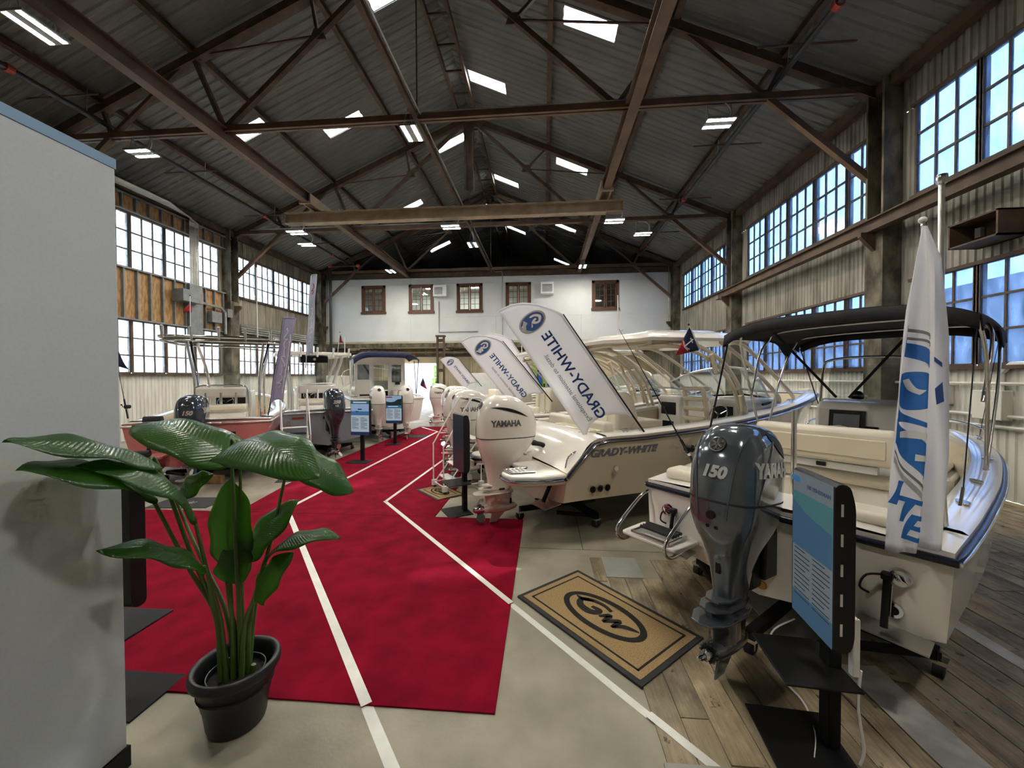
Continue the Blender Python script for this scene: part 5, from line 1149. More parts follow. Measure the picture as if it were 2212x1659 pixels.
for s in (-1, 1):
    for xb, xt in ((1.1,.45),(1.15,1.2)): MB().tube([(xb,s*1.28,1.62),(xt,s*1.22,3.0)], .015, 6).build('canvas_frame', M_PIPE if s < 0 else M_CHROME, bw)
    MB().tube([(5.0,s*1.3,1.95),(5.2,s*1.28,2.55),(7.2,s*.5,2.85),(7.9,0,2.9)], .018, 6, smooth_path=4).build('bow_rail', M_CHROME, bw, smooth=60)
MB().prism(rounded([(-.5,-1.25),(0,-1.28),(0,1.28),(-.5,1.25)], 3, .1), .98, 1.05).build('swim_platform', M_GEL, bw, bevel=.02) if False else None
MB().bx(.5,.9,-1.0,1.0,.95,1.52).build('fish_box', M_GEL, bw, bevel=.04)
MB().prism([(.55,1.0),(.8,.98),(.85,.6),(.6,.55)], 1.60, 1.66).build('folded_flag', M_CANVAS, bw)
dolly(in_boat(W0, WTH, (.9,0,0)), WTH, 'black dolly under the pilothouse boat', 1.8, .9, jack=.43); dolly(in_boat(W0, WTH, (4.8,0,0)), WTH, 'black dolly under the bow of the pilothouse boat', 1.3, .8, jack=.46)
more_motor(mB, W0, WTH, -.55, .50, 'white outboard between the two lit display stands'); more_motor(mB, W0, WTH, -.55, -.50, 'white outboard right of the far display stand')
# ------------------------------------------------------------------ floor coverings
tag(MB().bx(-7.3,-.34,2.59,6.225,0,.012).build('carpet', M_CARPET, bevel=.003), 'large red carpet under the potted plant', 'carpet')
tag(MB().prism([(-5.25,6.23),(-1.80,6.23),(-1.78,17.7),(-5.8,17.7),(-5.8,9.6)], 0, .0118).build('carpet', M_CARPET), 'red carpet runner leading down the aisle to the lattice post', 'carpet')
def strip(m, a, b, w, z0, z1): m.bar((a[0],a[1],(z0+z1)/2),(b[0],b[1],(z0+z1)/2), w, z1-z0); return m
def tape(label, segs, w=.062):
    t = thing('floor_tape', label, 'floor tape', (segs[0][0][0], segs[0][0][1], 0)); o = Vector((segs[0][0][0], segs[0][0][1], 0))
    for a, b, z in segs: strip(MB(), (a[0]-o.x, a[1]-o.y), (b[0]-o.x, b[1]-o.y), w, z, z+.0022).build('tape_strip', M_TAPE, t)
tape('white floor tape running past the doormat and turning at the ladder', [((1.6,1.61),(.70,2.665),.0131),((.70,2.665),(-.34,3.885),.0001),((-.34,3.885),(-2.95,6.95),.0121),((-2.93,6.90),(-2.78,11.2),.0121),((-2.78,11.2),(-2.78,16.0),.0121)])
tape('white floor tape crossing the carpet beside the plant and up the aisle', [((-.55,1.78),(-1.245,2.59),.0001),((-1.245,2.59),(-4.48,6.40),.0121),((-4.49,6.37),(-4.50,16.1),.0121),((-4.50,16.08),(-5.6,17.45),.0121)], .075)
def doormat(label, c, ang, L, W, logo=True):
    d = thing('doormat', label, 'doormat', (c[0], c[1], .0136 if logo != 2 else .0125), ang)
    z = .012
    MB().prism([(-L/2,-W/2),(L/2,-W/2),(L/2,W/2),(-L/2,W/2)], -.0005 if logo == 2 else -.0132, .009).build('rubber_edge', M_BLACKR, d, bevel=.004)
    MB().bx(-L/2+.045,L/2-.045,-W/2+.045,W/2-.045,.006,z).build('coir_pile', M_COIR, d)
    e = .105; t = .014; m = MB()
    for b in ((-L/2+e,L/2-e,-W/2+e,-W/2+e+t*1.3),(-L/2+e,L/2-e,W/2-e-t*1.3,W/2-e),(-L/2+e,-L/2+e+t*1.3,-W/2+e,W/2-e),(L/2-e-t*1.3,L/2-e,-W/2+e,W/2-e)): m.bx(b[0],b[1],b[2],b[3],z-.002,z+.0015)
    m.build('border_line', M_COIRB, d)
    k = L/1.52
    def ell(a, b, ox=0, oy=0, n=56, rot=0): return [(ox+a*cos(2*PI*i/n), oy+b*sin(2*PI*i/n)) for i in range(n)]
    m = MB(); n = 56; o_ = ell(.47*k,.245*k); i_ = ell(.405*k,.185*k)
    z0, z1 = z-.002, z+.002
    m.v += [(x,y,z1) for x, y in o_]+[(x,y,z1) for x, y in i_]; m.f += [(i,(i+1)%n,n+(i+1)%n,n+i) for i in range(n)]
    m.build('logo_oval', M_COIRB, d)
    def stroke(pts, ws):
        P = spline([Vector((x*k,y*k,0)) for x, y in pts], 6); N = len(P); L_, R_ = [], []
        for i, p in enumerate(P):
            tt = (P[min(i+1,N-1)]-P[max(i-1,0)]).normalized(); nn = Vector((-tt.y,tt.x,0)); w = lerp(ws, i/(N-1))*k*1.35
            L_.append((p.x+nn.x*w, p.y+nn.y*w, z1+.0003)); R_.append((p.x-nn.x*w, p.y-nn.y*w, z1+.0003))
        m = MB(); m.ring([L_, R_], cap=False, closed=False); return m.build('logo_letter', M_COIRB, d)
    stroke([(.03,.10),(-.08,.125),(-.22,.10),(-.30,.03),(-.24,-.05),(-.12,-.065),(-.05,-.02),(-.06,.025),(-.15,.02)], [(0,.012),(.35,.022),(.6,.030),(.85,.022),(1,.014)])
    stroke([(-.385,.05),(-.30,.045),(-.2,.10)], [(0,.004),(.5,.02),(1,.008)])
    stroke([(.0,-.05),(.06,.03),(.075,-.085)], [(0,.012),(.5,.026),(1,.012)])
    stroke([(.075,-.085),(.17,.03),(.18,-.085)], [(0,.010),(.5,.026),(1,.012)])
    stroke([(.18,-.085),(.24,.0),(.33,.035),(.385,.045)], [(0,.010),(.4,.022),(1,.004)])
    return d
doormat('large tan doormat with a black oval logo on the planks', (.55, 3.745), rad(-48.5), 1.50, .90)
doormat('small tan doormat with a black oval logo at the boarding steps', (-2.08, 7.57), rad(-46), .90, .60, 2)
def dark_mat(label, c, ang, L, W, word=None, z=.0008):
    d = thing('floor_mat', label, 'floor mat', (c[0], c[1], z), ang)
    MB().bx(-L/2,L/2,-W/2,W/2,0,.012).build('mat_base', mat('charcoal_mat', (.05,.052,.055), .9, var=.3, scale=40, bump=.5, bscale=200), d, bevel=.004)
    if word: lettering(word, .22, M_LETTER, d, Matrix.Translation((0,-.07,.013)), extrude=.001, shear=.4)
dark_mat('charcoal mat with pale script at the foot of the left boarding steps', (-5.55, 8.45), rad(20), .95, .55, 'aju')
dark_mat('charcoal mat with pale script beyond the carpet behind the plant', (-6.55, 6.62), rad(5), 1.1, .6, 'aju')
dark_mat('charcoal mat on the far red runner by the outboards', (-4.95, 14.7), rad(0), .8, .7, None, .0125)
# ------------------------------------------------------------------ partition
pw = struct(thing('wall_partition', None, None, (-2.47, 2.07, 0)), 'tall pale grey show partition at the left edge')
M_PANEL = mat('partition_fabric', (.60,.635,.66), .8, scale=60, col2=(.57,.605,.63), bump=.08, bscale=300)
M_PCAP = mat('partition_blue_cap', (.22,.36,.52), .5, var=.08, scale=3)
MB().bx(-.08,0,-4.5,0,.12,3.51).build('panel', M_PANEL, pw, bevel=.004); MB().bx(-.084,.004,-4.5,.004,3.51,3.565).build('cap', M_PCAP, pw); MB().bx(-.10,.012,-4.5,.012,0,.12).build('plinth', M_BLACK, pw)
tag(MB().tube([(-2.44,1.45,.02),(-2.435,1.66,.14),(-2.44,1.80,.10),(-2.43,1.82,.02),(-2.3,1.7,.01)], .007, 6, smooth_path=5).build('extension_lead', M_WHITE), 'white cord looping at the base of the partition', 'cord')
# ------------------------------------------------------------------ display stands
M_SCR_SKY = emit('screen_sky', (.35,.50,.75), 0.121); M_SCR_SEA = emit('screen_sea', (.06,.20,.42), 0.110); M_SCR_TEAL = emit('screen_teal', (.05,.22,.27), 0.077); M_SCR_DK = emit('screen_dark', (.02,.05,.14), 0.088)
M_SCR_PG = emit('screen_page', (.50,.60,.68), 0.121); M_SCR_TX = emit('screen_text', (.10,.14,.22), 0.066); M_SCR_HILL = emit('screen_hill', (.02,.045,.05), 0.088); M_SCR_BOAT = emit('screen_boat', (.75,.82,.9), 0.132); M_SCR_DIM = emit('screen_dim', (.012,.02,.03), 0.110); M_SCR_DIMP = emit('screen_dim_page', (.20,.24,.26), 0.10)
M_SCR_FSEA = emit('screen_front_sea', (.07,.15,.24), .10); M_SCR_FTX = emit('screen_front_text', (.08,.09,.10), .06)
M_SCR_TEALB = emit('screen_turquoise', (.10,.26,.27), 0.085)
def display_stand(label, loc, rz, style, base=(.5,.42), w=.56):
    """screen faces local -y; pole at the back"""
    s = thing('display_stand', label, 'display stand', loc, rz, 'black portrait display stands')
    h, z0 = .96, .715
    MB().bx(-base[0]/2,base[0]/2,-base[1]+.12,.12,0,.014).build('base_plate', M_BLKMET, s, bevel=.004)
    MB().bx(-.05,.05,.02,.09,.014,1.5).build('pole', M_BLKMET, s, bevel=.006)
    MB().bx(-.23,.23,-.30,.10,.50,.515).build('shelf', M_BLKMET, s, bevel=.006) if style in ('front','side') else None
    hs = MB().prism(rounded([(-.055,z0),(.03,z0),(.05,z0+.08),(.05,z0+h-.12),(.02,z0+h),(-.055,z0+h)], 3, .05), -w/2, w/2, Matrix(((0,0,1,0),(1,0,0,0),(0,1,0,0),(0,0,0,1)))).build('housing', M_BLACK, s)
    for k in range(5): MB().bx(w/2,w/2+.002,-.025,-.012,z0+.10+.17*k,z0+.17+.17*k).build('port_slot', M_LETTER, s) if style == 'front' else None
    y = -.0565
    def q(nm, x0, x1, za, zb, mm, d=0): return MB().bx(x0,x1,y-.0012*(d+1),y-.0012*d,z0+za,z0+zb).build(nm, mm, s)
    W = w/2-.012; T_ = h-.012
    if style == 'blue':
        q('screen', -W,W,.012,T_,M_SCR_PG); q('header', -W,W,T_-.09,T_,M_SCR_TEAL,1); q('picture', -W,W,.55,T_-.09,M_SCR_SKY,1); q('sea', -W,W,.55,.66,M_SCR_SEA,2); q('footer', -W,W,.012,.10,M_SCR_DK,1)
        q('boat_image', -.06,.06,.70,.73,M_SCR_DK,2); q('boat_image', -.13,-.05,.64,.665,M_SCR_DK,3); q('headline', -.2,.2,T_-.06,T_-.03,M_SCR_BOAT,2)
    elif style == 'lake':
        q('screen', -W,W,.012,T_,M_SCR_PG); q('picture', -W,W,.52,T_,M_SCR_SKY,1); q('sea', -W,W,.52,.62,M_SCR_SEA,2); q('footer', -W,W,.012,.10,M_SCR_DK,1)
        MB().add([(-W,y-.0045,z0+.62),(W,y-.0045,z0+.62),(W,y-.0045,z0+.85),(.12,y-.0045,z0+.82),(.02,y-.0045,z0+.75),(-.12,y-.0045,z0+.73),(-W,y-.0045,z0+.76)], [tuple(range(7))]).build('hill_image', M_SCR_HILL, s); q('boat_image', -.2,.15,.57,.595,M_SCR_BOAT,4)
        q('headline', -.26,-.05,T_-.07,T_-.03,M_RED,2)
    elif style == 'front':
        q('screen', -W,W,.012,T_,M_SCR_DIMP); q('picture', -W,W,.50,T_-.13,M_SCR_TEALB,1)
        MB().add([(-W,y-.0030,z0+.46),(W,y-.0030,z0+.46),(W,y-.0030,z0+.66),(-.05,y-.0030,z0+.70),(-W,y-.0030,z0+.76)], [tuple(range(5))]).build('sea_image', M_SCR_FSEA, s)
        q('footer', -W,W,.012,.16,M_SCR_FSEA,1)
        lettering('180 FISHERMAN', .034, M_SCR_TX, s, frame((.07,y-.003,z0+T_-.085), (1,0,0), (0,0,1)), extrude=.0006, bold=.001)
        MB().add([(-.17+.055*cos(2*PI*i/20),y-.003,z0+T_-.05+.022*sin(2*PI*i/20)) for i in range(20)], [tuple(range(20))]).build('logo', M_SCR_SEA, s)
    else:
        q('screen', -W,W,.012,T_,M_SCR_DIM); q('picture', -W,W,.50,T_-.1,M_SCR_SEA if style == 'lit' else M_SCR_DIM,1)
    if style in ('blue','lake','front'):
        hi = .48 if style != 'front' else .44
        for c in (-1, 1):
            for k in range(11):
                ln = .20*(1 if k % 4 else .6); x0 = -W+.03 if c < 0 else .02
                q('text_line', x0, x0+min(ln, W*.8), hi-.03*k, hi-.03*k+(.011 if style != 'front' else .007), M_SCR_TX if style != 'front' else M_SCR_FTX, 3)
    return s
display_stand('black display stand with a blue poster screen in the right foreground', (1.705, 2.535, .0135), rad(-95), 'front', (.46,.46), .44)
display_stand('black display stand edge-on beside the white outboard, near the boarding steps', (-1.42, 6.55, 0), rad(-58), 'side')
display_stand('lit display stand with a pale blue poster, nearest in the left row', (-5.0, 10.25, .0125), rad(-6), 'blue', (.6,.42))
display_stand('lit display stand with a lake picture, further down the runner', (-5.15, 13.0, .0125), rad(2), 'lake', (.5,.36))
display_stand('black display stand half hidden behind the partition', (-3.09, 2.45, 0), rad(180), 'side', (.66,.42))
psr = thing('power_strip', 'white power strip hanging at the back of the front display stand', 'power strip', (1.80, 2.40, .55)); MB().bx(-.02,.02,-.02,.02,.0,.34).build('body', M_WHITEP, psr, bevel=.006)
for k in range(5): MB().bx(.02,.024,-.012,.012,.03+.06*k,.055+.06*k).build('socket', M_GREYP, psr)
tag(MB().tube([(1.86,2.43,.56),(1.84,2.42,.35),(1.86,2.40,.12),(1.84,2.40,.02)], .008, 6, smooth_path=5).build('extension_lead', M_WHITE), 'white cord hanging from the power strip to the floor', 'cord')
tag(MB().tube([(2.05,3.35,.30),(1.80,3.22,.26),(1.72,3.05,.10),(1.80,2.85,.022),(1.72,2.60,.022),(1.60,2.42,.022)], .007, 6, smooth_path=6).build('extension_lead', M_WHITE), 'white cord from the boat to the foot of the front stand', 'cord')
# ------------------------------------------------------------------ boarding steps
def steps(label, loc, rz, n=4):
    s = thing('boarding_steps', label, 'steps', loc, rz, 'white rolling boarding steps')
    W, rise, run = .30, .26, .17
    for k in range(n):
        z = rise*(k+1); x = run*k
        MB().bx(x,x+.20,-W+.02,W-.02,z-.02,z).build('tread', M_WHITEP, s, bevel=.004)
    top = rise*n; xt = run*(n-1)+.2
    for q in (-1, 1):
        y = q*W
        MB().tube([(-.05,y,.07),(-.05,y,.14),(xt-.04,y,top)], .014, 8).build('stringer', M_WHITEP, s, smooth=50)
        MB().tube([(xt,y,.07),(xt,y,top),(xt,y,top+.78)], .014, 8).build('rear_leg', M_WHITEP, s, smooth=50)
        MB().tube([(-.10,y,.10),(-.10,y,.85),(-.06,y,.98),(xt-.28,y,top+.72),(xt-.16,y,top+.82),(xt,y,top+.80),(xt+.02,y,top+.70),(xt+.02,y,top)], .014, 8, smooth_path=4).build('handrail', M_WHITEP, s, smooth=50)
        MB().tube([(-.08,y,.12),(xt,y,.12)], .014, 8).build('bottom_rail', M_WHITEP, s, smooth=50)
        for x in (-.08, xt): 
            MB().bx(x-.05,x+.05,y-.035,y+.035,.05,.16).build('caster_housing', M_WHITEP, s); MB().cyl((x,y-.02,.035),(x,y+.02,.035),.035,12).build('caster_wheel', M_BLACKR, s, smooth=40)
    MB().tube([(xt,-W,.5),(xt,W,.5)], .012, 6).tube([(-.08,-W,.12),(-.08,W,.12)], .012, 6).build('cross_rail', M_WHITEP, s)
    return s
steps('white rolling boarding steps beside the twin white outboards', (-2.05, 7.72, .0125), rad(35))
steps('white rolling boarding steps at the stern of the grey boat', (-6.02, 8.98, 0), rad(128))
# ------------------------------------------------------------------ banners
def gw_logo(t, fn, cu, cv, a, b, sgn=1):
    """oval badge mapped through fn(x along banner, y across banner, lift)"""
    n = 40
    def oval(nm, k, mm, lift): MB().add([fn(cu+a*k*cos(2*PI*i/n), cv+b*k*sin(2*PI*i/n), lift) for i in range(n)], [tuple(range(n))]).build(nm, mm, t)
    oval('badge_rim', 1, M_LETTER, .002); oval('badge_field', .86, M_BLUEP, .004)
    def st(pts, w):
        P = spline([Vector((x,y,0)) for x, y in pts], 5); N = len(P); A_, B_ = [], []
        for i, p in enumerate(P):
            tt = (P[min(i+1,N-1)]-P[max(i-1,0)]).normalized(); ww = w*(1 if 0 < i < N-1 else .4)
            A_.append(fn(cu+(p.x-tt.y*ww)*a, cv+(p.y+tt.x*ww)*b, .006)); B_.append(fn(cu+(p.x+tt.y*ww)*a, cv+(p.y-tt.x*ww)*b, .006))
        MB().ring([A_, B_], cap=False, closed=False).build('badge_letter', M_WHITE, t)
    st([(.0,.5),(-.35,.45),(-.62,.05),(-.4,-.35),(-.1,-.2),(-.15,.05),(-.35,.05)], .10)
    st([(.0,-.15),(.16,.2),(.2,-.4),(.42,.2),(.46,-.4),(.62,.05),(.8,.2)], .09)
def feather(label, Y, base, tip, width, word='GRADY-WHITE', sub=None, badge=True, cloth=None, wm=None, pole=M_BLACK, rise=.78, foot=.14):
    """feather banner in the plane y=Y: pole from base to tip (x,z pairs), bending over into the rounded top; cloth on one side of the pole"""
    bx_, tx_ = Vector((base[0],Y,base[1])), Vector((tip[0],Y,tip[1]))
    t = thing('feather_banner', label, 'banner', (base[0], Y, base[1])); aw = abs(width)
    d = (tx_-bx_); Ln = d.length; d.normalize(); c = Vector((-d.z,0,d.x))
    if c.x > 0: c = -c
    if width < 0: c = -c
    def S(u, v, lift=0):
        """u: metres along the pole from its base, v: metres across"""
        w = .016*sin(u*5.0+v*3)+.022*sin(v*7+u*1.5)*min(1, v/.2)
        return tuple((d*u+c*v+Vector((0,w-lift,0))))
    u0 = Ln*foot
    def top(b): return Ln+rise*aw*(1-(1-b)**2.3)
    def low(b): return u0+.22*aw*b+.20*aw*sin(PI*b)-.10*aw*max(0,b-.8)/.2
    MB().grid(lambda a, b: S(low(b)+(top(b)-low(b))*a, aw*b), 30, 14).build('cloth', cloth or M_FLAG, t, smooth=60, solid=.003)
    MB().tube([S(Ln*k/10, -.012) for k in range(11)], [.014-.0006*k for k in range(11)], 8).build('pole', pole, t, smooth=50)
    MB().tube([S(u0+(Ln-u0)*k/10, .015) for k in range(11)]+[S(top(k/10), aw*k/10) for k in range(1, 11)], [.02]*11+[.02-.001*k for k in range(10)], 6).build('pole_sleeve', cloth or M_FLAG, t, smooth=50)
    if badge: gw_logo(t, lambda x, y, l: S(Ln+aw*.22+y, aw*.57+x, .008+l), 0, 0, aw*.29, aw*.195)
    L2 = Ln-u0-.30; um = Ln-.08-L2/2
    if word:
        vs, fs = text_shape(word, .16, .0005, .003, 0); xs_ = [v[0] for v in vs]; sc = L2/(max(xs_)-min(xs_))
        MB().add([S(um+(x-(max(xs_)+min(xs_))/2)*sc, aw*.58-y*sc*.95, .012) for x, y, z in vs], fs).build('lettering', wm or M_BLUEP, t)
    if sub:
        vs, fs = text_shape(sub, .1, .0005, .0, 0); xs_ = [v[0] for v in vs]; sc = L2*.78/(max(xs_)-min(xs_))
        MB().add([S(um-.10+(x-(max(xs_)+min(xs_))/2)*sc, aw*.76-y*sc, .012) for x, y, z in vs], fs).build('tagline', M_GREYP, t)
    return t, S, Ln
feather('largest white banner with blue lettering, tilted over the sand hulled boat', 5.8, (1.44,1.49), (.27,3.22), .75, sub='Exceptional attention to detail.')
feather('white banner with blue lettering tilted over the third right boat', 8.7, (.17,1.74), (-.94,3.11), .75, sub='Exceptional attention to detail')
feather('plain white banner seen from behind, beyond the lettered ones', 11.6, (.10,1.75), (-.98,3.42), .72, word=None, badge=False)
feather('smallest far white banner with blue lettering above the far outboards', 14.5, (-2.36,1.95), (-3.22,2.98), .56)
M_PURP = mat('lilac_banner', (.38,.36,.54), .8, scale=1.5, col2=(.30,.29,.46), bump=.15, bscale=25); M_BLUEB = mat('pale_blue_banner', (.26,.35,.50), .8, scale=1.2, col2=(.55,.56,.66), bump=.1, bscale=25)
def squiggle(t, S, u0, u1, v0, amp, n, m):
    pts = []
    for k in range(n*6+1):
        q = k/(n*6); pts.append(S(u0+(u1-u0)*q+.05*sin(k*.9), v0+amp*sin(k*1.05)*(.6+.4*sin(k*.37)), .012))
    MB().tube(pts, .011, 5).build('script_print', m, t)
t, S, Ln = feather('lilac banner with white script on the corner of the red boat', 8.75, (-6.56,1.40), (-6.13,3.72), -.30, word=None, badge=False, cloth=M_PURP, rise=.12)
squiggle(t, S, Ln*.30, Ln*.92, .15, .07, 8, M_FLAG); squiggle(t, S, Ln*.25, Ln*.85, .26, .012, 10, M_FLAG)
t, S, Ln = feather('narrow pale blue banner high beside the far left windows', 11.5, (-7.37,2.6), (-7.17,5.45), -.20, word=None, badge=False, cloth=M_BLUEB, rise=.25, pole=M_ALU)
squiggle(t, S, Ln*.26, Ln*.66, .10, .035, 9, M_FLAG); squiggle(t, S, Ln*.80, Ln*.93, .10, .04, 2, M_RED)
# limp flag on the front boat
lf = thing('hanging_flag', 'limp white flag with big blue print hanging over the front boat transom', 'flag', (2.80, 2.95, 1.25))
FLT = (2.352-2.80, 2.645-2.95, 3.26-1.25)
MB().tube([(0,0,0),(FLT[0]/2,FLT[1]/2,FLT[2]/2),FLT], [.016,.013,.011], 8).build('pole', M_ALU, lf, smooth=50); MB().ball((FLT[0],FLT[1],FLT[2]+.01), .022, 8, 6).build('finial', M_WHITEP, lf)
def flagS(u, v, lift=0):
    """u 0..1 across, v 0..1 from the top"""
    wl = lerp([(0,-.205),(.1,-.235),(.5,-.335),(.75,-.375),(1,-.395)], v); wr = lerp([(0,-.17),(.1,-.08),(.35,-.035),(.7,-.02),(1,-.06)], v)
    fold = .045*sin(u*9+v*2)*min(1, v*4)+.03*sin(u*17-v*3)*min(1, v*3)
    x, z = 2.87+wl+(wr-wl)*u, 1.33+2.03-2.33*v+.03*u*v
    return (x*.8733-2.80, 2.62-2.95+fold*.8-lift, 2.3+(z-2.3)*.8733-1.25)
MB().grid(lambda a, b: flagS(a, b), 30, 40).build('cloth', M_FLAG, lf, smooth=60, solid=.003)
MB().tube([flagS(0,0), FLT], .006, 5).build('clip', M_CHROME, lf)
def fpatch(nm, poly, m, lift=.006, nn=8):
    """strip between two curves [(u,v)...] and [(u,v)...] on the flag"""
    a, b = poly; A_ = spline([Vector((*p,0)) for p in a], nn); B_ = spline([Vector((*p,0)) for p in b], nn)
    rows = []
    for p, q in zip(A_, B_): rows.append([flagS(p.x+(q.x-p.x)*k/8, p.y+(q.y-p.y)*k/8, lift) for k in range(9)])
    MB().ring(rows, cap=False, closed=False).build(nm, m, lf, smooth=60)
fpatch('grey_arc', ([(.0,.30),(.25,.315),(.55,.355)], [(.0,.31),(.25,.325),(.55,.365)]), M_GREYP); fpatch('grey_arc', ([(.0,.325),(.3,.345),(.55,.38)], [(.0,.333),(.3,.353),(.55,.388)]), M_GREYP)
fpatch('blue_field', ([(.0,.345),(.25,.36),(.55,.41)], [(.0,.385),(.25,.405),(.55,.455)]), M_BRBLUE)
fpatch('blue_field', ([(.0,.475),(.2,.445),(.42,.455),(.55,.50)], [(.02,.52),(.2,.56),(.40,.555),(.60,.55)]), M_BRBLUE)
fpatch('blue_field', ([(.62,.565),(.45,.60),(.2,.575),(.03,.54)], [(.66,.60),(.45,.615),(.22,.60),(.03,.60)]), M_BRBLUE)
fpatch('blue_field', ([(.02,.585),(.2,.62),(.4,.66),(.62,.70)], [(.02,.66),(.2,.71),(.42,.765),(.66,.81)]), M_BRBLUE)
fpatch('white_letter', ([(.14,.63),(.3,.625),(.50,.64)], [(.14,.648),(.3,.648),(.50,.652)]), M_WHITE, .009); fpatch('white_letter', ([(.30,.695),(.42,.70),(.58,.715)], [(.30,.715),(.42,.716),(.58,.725)]), M_WHITE, .009); fpatch('white_letter', ([(.16,.47),(.22,.50),(.30,.515)], [(.22,.465),(.28,.495),(.36,.50)]), M_WHITE, .009)
fpatch('grey_arc', ([(.02,.68),(.2,.735),(.42,.79),(.68,.84)], [(.02,.69),(.2,.745),(.42,.80),(.68,.85)]), M_GREYP); fpatch('grey_arc', ([(.02,.70),(.2,.755),(.42,.815),(.68,.865)], [(.02,.72),(.2,.775),(.42,.835),(.68,.885)]), M_LETTER)
def fletter(strokes, cu, cv, an, sz, w):
    for (x0, y0, x1, y1) in strokes:
        d = Vector((x1-x0, y1-y0, 0)).normalized(); n = Vector((-d.y, d.x, 0))*w
        def q(x, y): X, Y_ = x*sz*cos(an)-y*sz*sin(an), x*sz*sin(an)+y*sz*cos(an); return (cu+X/.36, cv-Y_/2.33)
        pts = [[q(x0+(x1-x0)*k/6+s_*n.x, y0+(y1-y0)*k/6+s_*n.y) for k in range(7)] for s_ in (1, -1)]
        rows = [[flagS(a[0]+(b[0]-a[0])*k/4, a[1]+(b[1]-a[1])*k/4, .012) for k in range(5)] for a, b in zip(*pts)]
        MB().ring(rows, cap=False, closed=False).build('lettering', M_BRBLUE, lf, smooth=60)
fletter([(0,-.5,0,.5)], .10, .815, -.3, .17, .11); fletter([(-.42,.42,.42,.42),(0,-.5,0,.42)], .24, .868, -.3, .17, .10); fletter([(-.3,-.5,-.3,.5),(-.3,.42,.36,.42),(-.3,0,.28,0),(-.3,-.42,.36,-.42)], .42, .925, -.3, .18, .09)
fpatch('blue_field', ([(.86,.40),(.95,.42)], [(.86,.415),(.95,.435)]), M_BLUEP); fpatch('blue_field', ([(.84,.50),(.95,.48)], [(.87,.55),(.96,.54)]), M_BLUEP)
# ------------------------------------------------------------------ pennants and rods
M_PRED = mat('red_pennant_cloth', (.42,.012,.03), .8, var=.15, scale=6); M_PNAVY = mat('navy_pennant_cloth', (.012,.016,.06), .8, var=.15, scale=6)
def pennant(label, base, top, a, b, tip, m1=None, m2=None, split=.45, mark=False):
    """pole base→top, triangle a (upper) b (lower) tip"""
    o = Vector(base); t = thing('pennant', label, 'pennant', base); P = lambda p: Vector(p)-o
    MB().tube([P(base), P(top)], .009, 6).build('pole', M_WHITEP, t); MB().ball(P(top), .018, 8, 5).build('cap', M_BLACK, t)
    A_, B_, T_ = P(a), P(b), P(tip); mid = lambda u: (A_+(T_-A_)*u, B_+(T_-B_)*u)
    def sf(lo, hi):
        def f(u, v): p, q = mid(lo+(hi-lo)*u); r = p+(q-p)*v; r.y += .02*sin(6*(lo+(hi-lo)*u)+2*v); return r
        return f
    MB().grid(sf(0, split), 5, 4).build('cloth', m2 or M_PNAVY, t, smooth=60, solid=.002) if split > 0 else None
    MB().grid(sf(split, .985), 7, 4).build('cloth', m1 or M_PRED, t, smooth=60, solid=.002)
    if mark:
        c = A_*.38+B_*.30+T_*.32; e = (T_-(A_+B_)/2).normalized()*.075; g = (B_-A_).normalized()*.085
        for p, q in ((c-e*1.5,c+e*1.3),(c+e-g,c+e*1.4),(c+e+g,c+e*1.4),(c-e-g*.5,c-e+g*.5),(c+g*1.1+e*.4,c+e*1.2+g*.3)): MB().bar(p-Vector((0,.025,0)), q-Vector((0,.025,0)), .016, .004, up=(0,1,0)).build('anchor_print', M_WHITE, t)
fb = lambda p: in_boat(B0, BTH, p)
pennant('red and navy pennant with a white anchor on the hardtop leg', fb((2.60,-1.17,2.45)), fb((2.17,-1.17,3.11)), fb((2.19,-1.17,3.07)), fb((2.40,-1.17,2.72)), fb((1.89,-1.17,2.62)), mark=True, split=.42)
pennant('small red pennant above the shiny tube top of the red boat', (-9.6,9.85,3.36), (-9.59,9.85,4.55), (-9.59,9.85,4.42), (-9.57,9.85,4.10), (-9.80,9.85,4.09), split=0)
pennant('small red and blue pennant above the grey boat hardtop', (-6.9,12.5,3.05), (-6.80,12.5,3.82), (-6.81,12.5,3.77), (-6.84,12.5,3.48), (-6.68,12.5,3.46), split=.3)
pennant('small red and navy pennant beside the cream outboard', (-5.2,15.75,1.58), (-5.03,15.7,2.36), (-5.0,15.7,2.30), (-5.12,15.7,1.98), (-4.81,15.7,1.80), split=.4)
